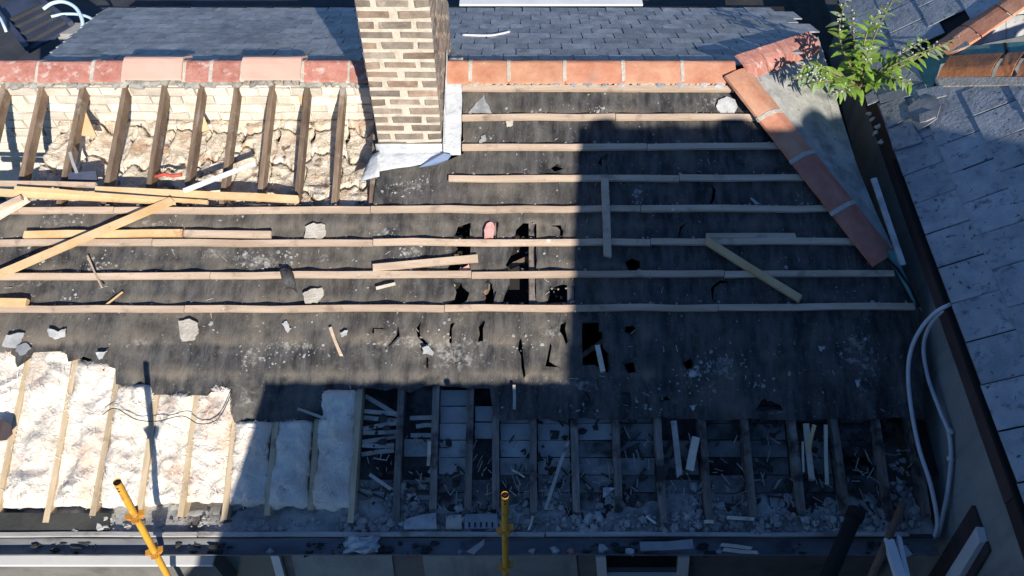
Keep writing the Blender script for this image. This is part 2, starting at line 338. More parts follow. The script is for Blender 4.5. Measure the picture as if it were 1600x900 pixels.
# roofing felt with its holes and torn edge
def zt(pts, ox, oy, k): return [(ox + a / k, oy + b / k) for a, b in pts]
Z1 = lambda p: zt(p, 660, 330, 2.7275)
Z7 = lambda p: zt(p, 800, 225, 4)
Z2 = lambda p: zt(p, 400, 450, 4)
holes = [Z1(p) for p in (
    [(150, 60), (205, 52), (208, 130), (205, 250), (120, 262), (108, 240), (130, 195), (150, 160), (130, 118), (142, 85)],
    [(310, 55), (325, 52), (318, 95), (308, 120), (300, 100)],
    [(400, 70), (430, 52), (486, 52), (484, 380), (470, 398), (340, 396), (350, 360), (375, 320), (372, 260), (355, 225), (385, 170), (390, 120)],
    [(540, 57), (590, 55), (600, 80), (595, 115), (586, 115), (588, 75), (575, 65)],
    [(130, 298), (165, 298), (170, 320), (200, 345), (190, 380), (150, 400), (100, 402), (135, 375), (145, 345)],
    [(285, 305), (298, 310), (298, 330), (315, 345), (300, 390), (268, 390), (270, 360), (258, 340), (280, 335)],
    [(540, 320), (600, 305), (650, 320), (650, 385), (530, 390), (545, 350)],
    [(865, 212), (895, 197), (928, 210), (928, 255), (885, 257)],
    [(240, 495), (268, 473), (258, 500), (258, 550), (235, 555), (243, 520)],
    [(422, 540), (428, 590), (432, 640), (440, 700), (432, 712), (422, 660), (420, 610), (408, 585), (413, 550)],
    [(120, 480), (140, 470), (124, 500), (122, 555), (114, 555), (115, 510)],
    [(590, 480), (612, 475), (608, 500), (620, 555), (612, 565), (600, 530), (585, 510)],
    [(682, 475), (752, 473), (752, 510), (765, 520), (770, 580), (800, 610), (805, 650), (790, 690), (745, 660), (735, 650), (684, 655)],
    [(865, 490), (900, 485), (915, 500), (890, 515), (868, 510)],
    [(865, 645), (905, 638), (908, 685), (880, 685)],
    [(545, 560), (552, 570), (540, 640), (575, 655), (570, 662), (525, 655), (535, 610)],
    [(850, 768), (885, 770), (890, 850), (870, 860), (852, 800)],
    [(1015, 800), (1040, 788), (1062, 805), (1050, 803), (1035, 800), (1022, 812)],
    [(690, 770), (715, 790), (720, 810), (708, 795)])]
holes += [Z7(p) for p in (
    [(1245, 245), (1270, 290), (1265, 350), (1240, 375), (1255, 330), (1255, 280)],
    [(540, 110), (560, 75), (595, 72), (605, 190), (570, 195), (565, 130)],
    [(245, 130), (290, 110), (275, 135), (300, 155), (325, 150), (310, 165), (265, 165)],
    [(1100, 490), (1060, 530), (1048, 580), (1040, 575), (1048, 520)],
    [(1250, 890), (1300, 850), (1380, 855), (1300, 865), (1268, 895), (1264, 960), (1254, 960)])]
holes += [Z2(p) for p in (
    [(1030, 205), (1018, 240), (1024, 290), (1088, 365), (1075, 370), (1008, 300), (1000, 250)],
    [(885, 220), (893, 290), (830, 352), (805, 367), (878, 290)],
    [(1245, 208), (1224, 230), (1220, 340), (1207, 337), (1210, 240)],
    [(1066, 430), (1074, 430), (1070, 490), (1062, 490)],
    [(730, 250), (785, 248), (785, 254), (738, 257), (735, 280), (728, 280)])]
holes += [[(1180, 640), (1195, 622), (1222, 632), (1225, 640)], [(1085, 568), (1079, 560), (1070, 565), (1072, 575), (1080, 578)]]
bottom = [(1449, 655), (1400, 652), (1350, 657), (1300, 653), (1242, 657), (1170, 654), (1100, 656), (1036, 652), (965, 656), (900, 653), (868, 656), (838, 654), (800, 657), (772, 655), (768, 628), (765, 606),
          (735, 607), (715, 603), (690, 603), (684, 600), (660, 604), (640, 612), (618, 606), (600, 608), (575, 605), (560, 608), (548, 606), (542, 622), (530, 634), (524, 648), (512, 656), (495, 655), (470, 660), (440, 657), (410, 661), (385, 656), (364, 660), (358, 640),
          (357, 608), (345, 612), (330, 612), (322, 618), (300, 617), (285, 622), (260, 616), (240, 616), (222, 620), (218, 606), (214, 600), (190, 602), (181, 600), (178, 575), (165, 571), (158, 580), (146, 572), (140, 560), (128, 556), (118, 561), (108, 566), (100, 552), (92, 548), (70, 548), (50, 550),
          (46, 560), (30, 574), (22, 572), (20, 556), (8, 550), (-130, 548)]
outer = [(-130, 320), (300, 322), (440, 319), (540, 322), (583, 321), (586, 295), (590, 262), (640, 250), (700, 250), (724, 238), (722, 126), (1146, 126), (1200, 176), (1300, 295), (1396, 412), (1436, 480), (1442, 560)] + bottom
def roof_poly(P):
    out = []
    for (a, b), (c, d) in zip(P, P[1:] + P[:1]):
        L = hypot(c - a, d - b); k = max(1, int(L / 14))
        for i in range(k):
            t = i / k; j = 0 if i == 0 else 1
            out.append(xs(a + (c - a) * t + j * rnd(-1.2, 1.2), b + (d - b) * t + j * rnd(-1.2, 1.2)))
    return out
def inside(p, poly):
    x, y = p; r = False; n = len(poly)
    for i in range(n):
        x1, y1 = poly[i]; x2, y2 = poly[i - 1]
        if (y1 > y) != (y2 > y) and x < (x2 - x1) * (y - y1) / (y2 - y1) + x1: r = not r
    return r
def felt_n(x, s):
    best = min(RAFT, key=lambda r: abs(r - x)); d = abs(x - best)
    sag = -.024 * min(1, d / .12) ** 1.5
    w = noise.noise(Vector((x * 3.1, s * 2.1, 4))) * .009 + noise.noise(Vector((x * 9, s * 6, 9))) * .008 + abs(noise.noise(Vector((x * 5 + s * 3, s * 7, 5)))) * -.012 + noise.noise(Vector((x * 30, s * 12, 2))) * .002 + noise.noise(Vector((x * 1.6, s * 13, 7))) * .007
    lap = 0
    for sl in (.975, 1.205, 2.02, 2.9):
        if s > sl: lap += .004
        lap += .007 * math.exp(-((s - sl - .012) / .014) ** 2)
    return sag + w + lap - .006
OP = roof_poly(outer); HP = [roof_poly(h) for h in holes]
pts = []; edges = []
def addloop(P):
    o = len(pts); pts.extend(Vector(p) for p in P); edges.extend((o + i, o + (i + 1) % len(P)) for i in range(len(P)))
addloop(OP)
for h in HP: addloop(h)
x = -4.1
while x < 2.75:
    s = .45
    while s < 3.3:
        pts.append(Vector((x + rnd(-.008, .008), s + rnd(-.008, .008)))); s += .034
    x += .034
cv, _, cf, *_ = delaunay_2d_cdt(pts, edges, [], 0, 1e-5)
HB = [(min(a for a, b in h), max(a for a, b in h), min(b for a, b in h), max(b for a, b in h)) for h in HP]
keep = []
for f in cf:
    c = (sum(cv[i].x for i in f) / 3, sum(cv[i].y for i in f) / 3)
    if not inside(c, OP): continue
    if any(b[0] < c[0] < b[1] and b[2] < c[1] < b[3] and inside(c, h) for b, h in zip(HB, HP)): continue
    keep.append(tuple(f))
used = sorted({i for f in keep for i in f}); ren = {o: k for k, o in enumerate(used)}
edgev = [Vector(p) for h in HP for p in h]
FV = []
onh = {(round(a, 4), round(b, 4)) for h in HP for a, b in h} | {(round(a, 4), round(b, 4)) for a, b in OP if b < 1.3}
for i in used:
    x, s = cv[i].x, cv[i].y; n = felt_n(x, s)
    if (round(x, 4), round(s, 4)) in onh: n += random.choice((-.03, -.02, -.008, .004, .012, .024)) * rnd(.5, 1)
    FV.append(rp(x, s, n))
felt = mk('roof_felt', FV, [tuple(ren[i] for i in f) for f in keep], m_felt, house, smooth=True)
def dust(x, s):
    d = 0
    for sl, w in ((.975, .05), (1.205, .07), (2.02, .04), (2.9, .05), (1.48, .03), (1.72, .03), (1.95, .03)):
        e = s - sl
        if e > -.01: d += .8 * math.exp(-(e / w) ** 2) * (.55 + .9 * noise.noise(Vector((x * 4, sl * 7, 1))) + .5 * noise.noise(Vector((x * 19, sl * 7 + s * 3, 1))))
    r = min(abs(q - x) for q in RAFT); d += .3 * math.exp(-(r / .02) ** 2) * max(0, noise.noise(Vector((x * 3, s * 1.3, 6))) + .25)
    d += (.6 if x < -2.2 else .35) * max(0, noise.noise(Vector((x * 1.1 + 5, s * 1.6, 2))) + .15) + .2 * max(0, noise.noise(Vector((x * 24, s * 2.5, 3))))
    return max(0, min(.85, d * (1 if x < .9 else .3)))
SPL = [(490, 362, 22, 14), (600, 362, 16, 14), (645, 415, 18, 22), (640, 390, 14, 12), (385, 405, 24, 14), (505, 405, 10, 16), (420, 410, 16, 20), (150, 418, 24, 14), (60, 440, 40, 8), (490, 462, 20, 12), (460, 540, 60, 10), (620, 530, 50, 12), (720, 535, 60, 8), (700, 560, 60, 25), (930, 172, 22, 8), (850, 178, 14, 6), (1000, 300, 12, 16),
       (1110, 160, 26, 14), (1080, 585, 14, 10), (1130, 570, 30, 30), (1350, 560, 40, 50), (640, 290, 40, 16), (240, 350, 40, 12), (330, 395, 30, 14), (390, 560, 20, 20), (380, 620, 14, 26), (220, 535, 40, 8), (90, 345, 40, 10), (860, 520, 20, 22), (900, 600, 60, 14)]
SPL = [(*xs(a, b), c / 230, d / 230) for a, b, c, d in SPL]
def splash(x, s): return min(1, sum(math.exp(-((x - a) / c) ** 2 - ((s - b) / d) ** 2) for a, b, c, d in SPL))
at = felt.data.attributes.new('splash', 'FLOAT', 'POINT')
at.data.foreach_set('value', [splash(cv[i].x, cv[i].y) for i in used])
at = felt.data.attributes.new('dust', 'FLOAT', 'POINT')
at.data.foreach_set('value', [dust(cv[i].x, cv[i].y) for i in used])
felt['label'] = 'torn black roofing felt with ragged holes'

# battens nailed over the felt
BW, BH = .042, .026
def batten(px0, px1, py, m=None, parent=house, n=.006, dy=0, w=BW):
    x0, s0 = xs(px0, py); x1, s1 = xs(px1, py + dy)
    return bar('batten', rp(x0, s0, n), rp(x1, s1, n), RN, w, BH, m or m_batten, parent, jit=.0032)
for x0, y0, x1, y1, cuts in ((722, 141, 1146, 141, ()), (722, 186.5, 1184, 185.5, (961,)), (722, 233, 1224, 230, (1010,)), (701, 282, 1266, 280, (1060,)), (-120, 331.5, 1304, 328, (181, 580, 1000)), (-120, 382, 1345, 379, (241, 584, 1015)),
                             (-120, 434, 1394, 429, (331, 737, 1130)), (-120, 485.5, 1426, 481, (291, 695, 1120))):
    E_ = [x0, *cuts, x1]; yy = lambda x: y0 + (y1 - y0) * (x - x0) / (x1 - x0)
    for a, b in zip(E_, E_[1:]):
        j = rnd(-.4, .4); batten(a + .5, b - .5, yy(a) + j, dy=yy(b) - yy(a) + rnd(-.5, .5))
# nail heads on the battens are below a pixel and left to the grain of the wood

for (a, b, n) in (((700, 372), (745, 468), -.16), ((796, 418), (842, 398), -.12), ((905, 560), (960, 520), -.14), ((752, 470), (770, 440), -.12)):
    bar('ceiling_joist', onr(*a, n), onr(*b, n), RN, .03, .03, m_rafter, house)
bag = Bag()
for i in range(50):
    cx, cy = random.choice(((818, 400), (818, 450), (720, 430), (878, 462), (725, 370))); q = onr(cx + random.gauss(0, 12), cy + random.gauss(0, 14), -.13 + rnd(-.02, .02)); bag.add(chunk_geo(q, rnd(.005, .016), RX_, RV, RN, .7, 6))
o = bag.build('fallen_plaster', m_mortar, house); o['kind'] = 'stuff'
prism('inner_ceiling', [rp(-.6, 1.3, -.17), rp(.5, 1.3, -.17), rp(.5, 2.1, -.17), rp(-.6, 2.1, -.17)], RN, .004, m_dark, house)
# mortar bed under the ridge on the right, with slips of slate
v = Bag()
for i in range(34):
    px = 724 + i * 12.7
    q = onr(px, 131 + rnd(-1.5, 1.5), .005); v.add(chunk_geo(q, rnd(.03, .05), RX_, RV, RN, .6))
o = v.build('ridge_bedding', m_mortar, house); o['kind'] = 'stuff'
for i in range(14):
    px = 745 + i * 29 + rnd(-8, 8); q = onr(px, 132 + rnd(-2, 2), .03)
    gme = chunk_geo(q, rnd(.022, .045), RX_, RV, RN, .3, 6); mk('bedding_slip', gme[0], gme[1], random.choice((m_slate, m_flake, m_leadd)), house)
v = Bag()
for i in range(46):
    px = -10 + i * 12.7; q = onr(px, 129 + rnd(-2, 3), -.01)
    v.add(chunk_geo(q, rnd(.025, .06), RX_, RV, RN, .6))
o = v.build('ridge_bedding', m_cement, house); o['kind'] = 'stuff'

# ridge tiles: two-legged angle tiles
def ridge_tile(p0, p1, up, mat, parent, leg=.165, ang=31, th=.018, n_prof=9, lift=0.0, name='ridge_tile'):
    p0, p1, up = Vector(p0), Vector(p1), Vector(up)
    d = (p1 - p0).normalized(); side = d.cross(up).normalized(); up = side.cross(d).normalized()
    prof = []
    a = radians(ang)
    for t in (-1, -.7, -.35, -.12, 0, .12, .35, .7, 1):
        w = abs(t) * leg; prof.append((math.copysign(w * cos(a), t) if t else 0, -hypot(w * sin(a), .012)))
    V = []; Fc = []; k = len(prof)
    segs = 5
    for lay in (0, 1):
        for i in range(segs):
            q = p0 + (p1 - p0) * (i / (segs - 1))
            for (u, w) in prof:
                V.append(q + side * u + up * (w + lift - (th if lay == 0 else 0)) + Vector((rnd(-1, 1), rnd(-1, 1), rnd(-1, 1))) * .0016)
    def ix(l, i, j): return l * segs * k + i * k + j
    for i in range(segs - 1):
        for j in range(k - 1):
            Fc.append((ix(1, i, j), ix(1, i + 1, j), ix(1, i + 1, j + 1), ix(1, i, j + 1)))
            Fc.append((ix(0, i, j), ix(0, i, j + 1), ix(0, i + 1, j + 1), ix(0, i + 1, j)))
        for j in (0, k - 1): Fc.append((ix(0, i, j), ix(0, i + 1, j), ix(1, i + 1, j), ix(1, i, j)))
    for i in (0, segs - 1):
        for j in range(k - 1): Fc.append((ix(0, i, j), ix(0, i, j + 1), ix(1, i, j + 1), ix(1, i, j)))
    return mk(name, V, Fc, mat, parent)
RZ = RIDGE + Vector((0, 0, .082))
def rx(px, y=98):
    r = ray(px, y); return (CAM + r * ((RZ.y - CAM.y) / r.y)).x
def ridge_run(xs_, mat_of, sag=0.0):
    for i, (a, b) in enumerate(zip(xs_, xs_[1:])):
        xa, xb = rx(a), rx(b); m, lift, leg = mat_of(i)
        ridge_tile(RZ + Vector((xa - RZ.x + .004, 0, 0)), RZ + Vector((xb - RZ.x - .004, 0, 0)), Vector((0, 0, 1)), m, house, lift=lift, leg=leg)
        if i: ridge_tile(RZ + Vector((xa - RZ.x - .013, 0, 0)), RZ + Vector((xa - RZ.x + .013, 0, 0)), Vector((0, 0, 1)), m_mortar, house, lift=.004 + min(lift, .004), leg=.158, name='tile_joint')
left = [-90, -15, 60, 148, 197, 290, 332, 381, 474, 545, 590]
ridge_run(left, lambda i: (m_terran, .034, .17) if i in (4, 7) else (m_terrao, rnd(-.006, .004), .155))
ridge_run([690, 735, 795, 882, 973, 1065, 1149], lambda i: (m_terra, 0, .165))
# hip tiles down the right-hand hip
hA = onr(1156, 104, .085); hB = onr(1392, 402, .07)
hipn = (RN + Vector((.42, .1, .25))).normalized()
fr = [0, .245, .47, .735, 1.0]
for a, b in zip(fr, fr[1:]):
    ridge_tile(hA.lerp(hB, a + .006), hA.lerp(hB, b - .006), hipn, m_terra if a < .4 else m_terrar, house, leg=.136, ang=20, name='hip_tile')
    if a: ridge_tile(hA.lerp(hB, a - .009), hA.lerp(hB, a + .009), hipn, m_mortar, house, leg=.145, ang=20, lift=.004, name='tile_joint')
# short ridge that runs off behind the hip, and the cement fillet between
rB = CAM + ray(1272, 60) * 6.25
ap = hA + Vector((.0, .02, .01))
kk = [0, .25, .5, .75, 1.0]
for a, b in zip(kk, kk[1:]):
    ridge_tile(ap.lerp(rB, a + .01) + Vector((.05, .0, -.01)), ap.lerp(rB, b - .01) + Vector((.05, .0, -.01)), Vector((.15, -.75, 1)), m_terrao, house, leg=.11, ang=20, name='ridge_tile')
fil_n = (hB - hA).cross(rB - hA).normalized()
if fil_n.z < 0: fil_n = -fil_n
fp = hA - fil_n * .05
fil = [hit(x, y, fp, fil_n) for x, y in ((1164, 94), (1278, 58), (1294, 105), (1312, 175), (1340, 262), (1368, 330), (1402, 402), (1388, 396), (1300, 290), (1210, 165))]
c = sum(fil, Vector()) / len(fil)
V = []; Fc = []
ringn = 8
for lev in range(ringn):
    t = 1 - lev / ringn
    for p in fil:
        q = c + (p - c) * t; V.append(q + fil_n * (noise.noise(q * 9) * .012 + noise.noise(q * 25) * .005))
k = len(fil)
for lev in range(ringn - 1):
    for i in range(k): Fc.append((lev * k + i, lev * k + (i + 1) % k, (lev + 1) * k + (i + 1) % k, (lev + 1) * k + i))
Fc.append(tuple((ringn - 1) * k + i for i in range(k)))
o = len(V)
for p in fil: V.append(p - Vector((0, 0, .5)))
for i in range(k): Fc.append((i, o + i, o + (i + 1) % k, (i + 1) % k))
mk('cement_fillet', V, Fc, m_flaunch, house)
# green lining at the foot of the hip
prism('hip_end_lining', [onr(1372, 392, .03), onr(1396, 392, .05), onr(1432, 470, .03), onr(1440, 486, .02), onr(1424, 468, .02), onr(1398, 420, .03)], RN, .006, m_teal, house)
tube('hip_iron', [onr(1380, 398, .05), onr(1402, 420, .05), onr(1422, 448, .04), onr(1436, 480, .03)], .008, m_black, house, 6)

# back slope with its slates
BETA = radians(18); BLEN = 2.14
BV = Vector((0, cos(BETA), -sin(BETA))); BN = Vector((0, sin(BETA), cos(BETA)))
RB = RIDGE.copy(); RB.x = 0
def bp(x, s, n=0): return RB + Vector((x, 0, 0)) + BV * s + BN * n
prism('back_sarking', [bp(-3.55, .0, -.03), bp(1.55, 0, -.03), bp(2.4, .8, -.03), bp(2.7, BLEN, -.03), bp(-3.98, BLEN, -.03)], BN, .01, m_dark, house)
SW, SG = .27, .178
slates_me = []
for k in range(4):
    v, f = chamfer_box(SW - .012, SG + .09, .012, .002, .003, 40 + k); slates_me.append(mesh('slate', v, f, m_slate))
up_ = -BV
for r in range(11):
    s = BLEN - r * SG
    lx = -3.5 - .45 * s / BLEN; rxx = min(2.45, 1.32 + 1.0 * s)
    x = lx + (SW / 2 if r % 2 else 0)
    if r % 2: inst('slate', slates_me[0], bp(lx + SW / 4, s - SG / 2 - .03, .005), RX_, up_, RX_.cross(up_), house, (.5, 1, 1))
    while x < rxx:
        ax = Vector((1, rnd(-.006, .006), 0)).normalized(); tilt = rnd(-.012, .012)
        ay = (up_ + BN * (-.02) + ax * rnd(-.012, .012)).normalized(); ay = (ay - ax * ay.dot(ax)).normalized(); az = ax.cross(ay)
        inst('slate', random.choice(slates_me), bp(x + SW / 2, s - SG / 2 - .03 + rnd(-.006, .006), .004 + rnd(0, .003)), ax, ay, az, house)
        x += SW
# gutter painted black as its shadow, then a pale parapet, behind the back slope
mk('back_gutter', boxv(-4.0, 2.8, 6.90, 7.0, 6.05, 6.11), BOXF, m_black, house)
bb = thing('rear_outbuilding', 'low rear outbuilding with a sunlit white parapet beyond the back slates', 'building', (0, 9, 0))
mk('parapet', boxv(-.53, 1.32, 7.12, 7.5, 4.5, 6.07), BOXF, m_white, bb)
mk('flat_roof', boxv(-9, 6, 7.0, 16, 0, 5.2), BOXF, m_flat, bb)
mk('coping', boxv(-5.9, -4.6, 9.2, 10.6, 5.203, 5.32), BOXF, m_conc, bb)

# spine wall of limewashed brick seen between the top left rafters
spine = thing('spine_wall', 'limewashed brick wall seen between the bare rafters at top left', 'wall', (-2.4, 4.8, 5))
mk('mortar_core', boxv(-4.3, -.98, 4.742, 4.92, 5.0, 6.74), BOXF, m_wbrick, spine)
wb = []
for k in range(4):
    v, f = chamfer_box(.222, .066, .04, .006, .004, 70 + k); wb.append(mesh('brick', v, f, m_wbrick))
for r in range(8):
    z = 6.70 - r * .073; x = -4.2 + (.117 if r % 2 else 0)
    while x < -1.1:
        inst('brick', random.choice(wb), (x + .11, 4.738 + rnd(-.006, .005), z + rnd(-.003, .003)), Vector((1, 0, rnd(-.015, .015))).normalized(), Vector((0, 0, 1)), Vector((0, -1, 0)), spine)
        x += .234

# ------------------------------------------------------------------ eave
mk('wall_head', boxv(-4.4, 2.58, 1.845, 2.20, E0.z - .097, E0.z - .03), BOXF, m_rubble, house)
gp = []
for k in range(15):
    t = pi * k / 14; gp.append((-cos(t) * .052, -sin(t) * .05))
V = []; Fc = []
xg = [-4.3 + i * .3 for i in range(24)]; xg[-1] = 2.57
for x in xg:
    w = rnd(-.002, .002)
    for (u, z) in gp: V.append((x, 1.762 + u + w, E0.z - .02 + z + w))
    for (u, z) in reversed(gp): V.append((x, 1.762 + u * .93 + w, E0.z - .019 + z * .92 + w))
k = 2 * len(gp)
for i in range(len(xg) - 1):
    for j in range(k): Fc.append((i * k + j, i * k + (j + 1) % k, (i + 1) * k + (j + 1) % k, (i + 1) * k + j))
mk('gutter', V, Fc, m_gutter, house)
for a, b in ((-4.3, -1.9), (-1.9, .2), (.2, 2.4)):
    bar('eaves_trim', (a + .004, 1.832, E0.z - .022), (b - .004, 1.832, E0.z - .022), Vector((0, 0, 1)), .024, .02, m_gtrim, house, jit=.002)
mk('fascia_board', boxv(-4.3, 2.57, 1.822, 1.843, E0.z - .25, E0.z - .03), BOXF, m_fascia, house)
bar('eaves_shade_strip', rp(-4.2, .075, -.03), rp(-2.45, .075, -.03), RN, .12, .006, m_moss_shade, house)  # dark strip laid in place of a shadow on the wall head
# what shows of the front below the gutter
def onw(px, py, y): r = ray(px, py); return CAM + r * ((y - CAM.y) / r.y)
def wquad(name, P, y, th, mat, parent): return prism(name, [onw(a, b, y) for a, b in P], Vector((0, -1, 0)), th, mat, parent)
win = wquad('window', [(930, 862), (1076, 862), (1066, 930), (940, 930)], WALLY - .003, .01, m_glass, house)
for P in ([(930, 862), (946, 862), (950, 930), (936, 930)], [(1060, 862), (1076, 862), (1070, 930), (1054, 930)]): wquad('frame', P, WALLY - .015, .04, m_white, win)
wquad('frame', [(947, 894), (1058, 894), (1056, 902), (948, 902)], WALLY - .015, .03, m_white, win)
win2 = wquad('window', [(330, 862), (440, 862), (456, 930), (352, 930)], WALLY - .003, .01, m_gglass, house)
wquad('frame', [(424, 862), (437, 862), (456, 930), (442, 930)], WALLY - .015, .03, m_white, win2)
wquad('frame', [(300, 862), (328, 862), (352, 930), (322, 930)], WALLY - .015, .03, m_leadd, win2)
for P in ([(455, 862), (612, 862), (620, 930), (470, 930)], [(660, 862), (900, 862), (905, 930), (668, 930)]): wquad('wall_panel', P, WALLY - .003, .012, m_render, house)
lb = mk('window_hood', boxv(-4.3, -1.95, 1.83, WALLY - .002, 4.6, 5.12), BOXF, m_fwall, house)  # dark front colour stands in for shade below the white coping
mk('hood_coping', boxv(-4.3, -1.93, 1.80, 1.90, 5.123, 5.15), BOXF, m_white, house)

# ceiling boards, laths and plaster between the lower rafters
rnb = random.Random(3)
for i, (a, b) in enumerate(zip(RAFT, RAFT[1:])):
    if a < -.72 or b > 2.4: continue
    x0, x1 = a + .024, b - .024; w = x1 - x0
    if abs(a + .71) < .01: rows = [(.48, .59)]
    elif abs(a + .263) < .01: rows = [(.70, .80), (.59, .695)]
    else: rows = [(.80 - .108 * k, .905 - .108 * k) for k in range(7)]
    for (s0, s1) in rows:
        if a > .9 and rnb.random() < .22: continue
        v = [rp(x0 + rnb.uniform(0, .006), s0 + rnb.uniform(-.003, .003), -.10 + rnb.uniform(-.004, .003)), rp(x1 - rnb.uniform(0, .006), s0 + rnb.uniform(-.003, .003), -.10), rp(x1, s1 - .002, -.10 + rnb.uniform(-.004, .003)), rp(x0, s1 - .002, -.10)]
        prism('ceiling_board', v, RN, .012, m_boardl if (a < .2 and s0 > .3) or (a < .5 and s0 > .55) else m_boardk if (a > 1.1 and rnb.random() < .35 + a * .25) or rnb.random() < .12 else m_board, house)
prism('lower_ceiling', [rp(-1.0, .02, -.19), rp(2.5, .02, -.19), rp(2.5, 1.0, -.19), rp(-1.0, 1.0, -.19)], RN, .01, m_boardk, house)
for k in range(17):                                # laths of the broken bay
    s = .80 - k * .042
    if .28 < s < .50: continue
    t = rnd(-.02, .02) + (.07 if k == 0 else 0); xe = -.73 if s > .55 else -.75
    bar('lath', rp(-.955, s + t, -.10), rp(xe, s - t, -.10), RN, .027, .008, m_lath, house, jit=.002)
for k in range(11):
    s = .78 - k * .055
    if rnd(0, 1) < .25: continue
    a = -.69 if s < .35 else -.66 + rnd(0, .05)
    bar('lath', rp(a + (.1 if .3 < s < .6 else 0), s, -.10), rp(-.51, s + rnd(-.012, .012), -.10), RN, .027, .008, m_lath, house, jit=.002)

# ------------------------------------------------------------------ insulation batts
def batt(name, x0, x1, s_top, s_bot, n0, mat, label, group, bulge=.045, seed=0.0, zfun=None, res=.009, crack=None):
    nx = max(8, int((x1 - x0) / res)); ns = max(10, int(abs(s_top - s_bot) / res)); V = []; Fc = []
    for j in range(ns + 1):
        for i in range(nx + 1):
            u, t = i / nx, j / ns
            x = x0 + (x1 - x0) * u; s = s_bot + (s_top - s_bot) * t
            ex = 1 if zfun else (math.sin(pi * u) ** .35 if 0 < u < 1 else 0)
            et = (min(1, t / .06, (1 - t) / .05)) ** .5 if 0 < t < 1 else 0
            q = Vector((x * 7 + seed, s * 5, seed)); q2 = Vector((x * 22, s * 20, seed)); q3 = Vector((x * 60, s * 60, seed))
            lump = noise.noise(q * (.55 if zfun else 1)) * (.04 if zfun else .05) + abs(noise.noise(q2 * (.45 if zfun else .5))) * (-.03 if zfun else -.038) + abs(noise.noise(q3 * .5)) * -.006 + noise.noise(q3 * 2.1) * .003
            n = n0 + (bulge + lump) * ex * et
            if crack:
                for (sc, amp, dep) in crack:
                    dd = s - (sc + noise.noise(Vector((x * 5, sc * 9, 3))) * amp + noise.noise(Vector((x * 19, sc * 3, 8))) * amp * .4)
                    n -= dep * math.exp(-(dd / .017) ** 2)
            xo = x + (noise.noise(Vector((s * 7, u * 3, seed + 5))) * .03 + noise.noise(Vector((s * 26, u * 3, seed))) * .012) * (1 if u in (0, 1) else .6)
            so = s + (noise.noise(Vector((x * 14, t * 2, seed + 7))) * .03 if t in (0, 1) else 0)
            V.append(zfun(xo, so, n) if zfun else rp(xo, so, n))
    for j in range(ns):
        for i in range(nx): a = j * (nx + 1) + i; Fc.append((a, a + 1, a + nx + 2, a + nx + 1))
    o = len(V)                                      # skirt, so that a batt is a solid quilt
    ring = [i for i in range(nx + 1)] + [(j + 1) * (nx + 1) - 1 for j in range(1, ns + 1)] + [ns * (nx + 1) + i for i in range(nx - 1, -1, -1)] + [j * (nx + 1) for j in range(ns - 1, 0, -1)]
    low = -RN * .05 if not zfun else Vector((0, 0, -.06))
    V += [V[i] + low for i in ring]
    k = len(ring)
    for i in range(k): Fc.append((ring[i], o + i, o + (i + 1) % k, ring[(i + 1) % k]))
    b = mk(name, V, Fc, mat, None, smooth=True)
    rf = random.Random(int(seed * 10) + int(x0 * 100)); fb = Bag(); up = RN if not zfun else Vector((0, 0, 1))
    for _ in range(int(2600 * (x1 - x0) * abs(s_top - s_bot)) if not zfun else 420):
        i, j = rf.randint(1, nx - 1), rf.randint(1, ns - 1); p = V[j * (nx + 1) + i]; a = rf.uniform(0, 6.28); L = rf.uniform(.008, .022); w = rf.uniform(.0007, .0016)
        u1 = (V[j * (nx + 1) + i + 1] - V[j * (nx + 1) + i - 1]).normalized(); u2 = (V[(j + 1) * (nx + 1) + i] - V[(j - 1) * (nx + 1) + i]).normalized(); cur = rf.uniform(-1.1, 1.1)
        vv = []; q = p + up * .001
        for k in range(4):
            d = u1 * cos(a) + u2 * sin(a); sdv = (u1 * -sin(a) + u2 * cos(a)) * w
            vv += [q - sdv, q + sdv]; q = q + d * L + up * rf.uniform(-.001, .005); a += cur
        fb.add((vv, [(0, 1, 3, 2), (2, 3, 5, 4), (4, 5, 7, 6)]))
    fo = fb.build('fibres', m_fibre if not zfun else m_fibreb, b); fo['kind'] = 'stuff'
    return tag(b, label, 'insulation', group)
def s_at(px, py): return xs(px, py)[1]
lower = [(-3.95, -3.73, 552), (-3.73, -3.45, 552), (-3.45, -3.15, 551), (-3.15, -2.84, 549), (-2.84, -2.55, 566), (-2.55, -2.28, 603), (-2.28, -2.02, 617), (-2.02, -1.76, 606), (-1.76, -1.5, 662), (-1.5, -1.24, 660), (-1.24, -.98, 612)]
lab_low = ['outermost cut off by the picture edge', 'at the far end beside the picture edge', 'second from the picture edge, under a ragged felt tongue', 'widest sunlit bay below the torn felt', 'bay with torn top just left of the pole shadow', 'bay crossed by the dark pole shadow', 'bay right of the pole shadow, flat felt edge above', 'last fully sunlit bay before the shade line', 'bay cut diagonally by the shade line', 'fully shaded short bay right of the shade line', 'shaded tall ragged bay beside the broken laths']
for i, (a, b, py) in enumerate(lower):
    st = s_at(800 + (a + b) / 2 / 4.85 * F_PX, py - 6)
    sb = .185 + rnd(-.03, .02)
    batt('insulation_batt', a + rnd(.0, .012), b - rnd(.0, .012), st, sb, -.06, m_insul, 'white glass wool batt, ' + lab_low[i], 'glass wool batts between the lower rafters', bulge=.058 if i < 8 else .085, seed=i * 3.7)
YA, YB, ZI = 3.86, 4.75, 6.33
def zflat(x, s, n): return Vector((x, YA + (YB - YA) * s, ZI + n + .15 * max(0, s - .25) ** 1.2 - .05 * max(0, .2 - s)))
lab_up = ['beside the picture edge', 'second bay, above the fallen battens', 'bay above the blue board', 'bay with the long black crack', 'bay with the red scrap below', 'sixth bay from the picture edge', 'third bay from the chimney', 'second bay from the chimney', 'bay in the chimney shadow']
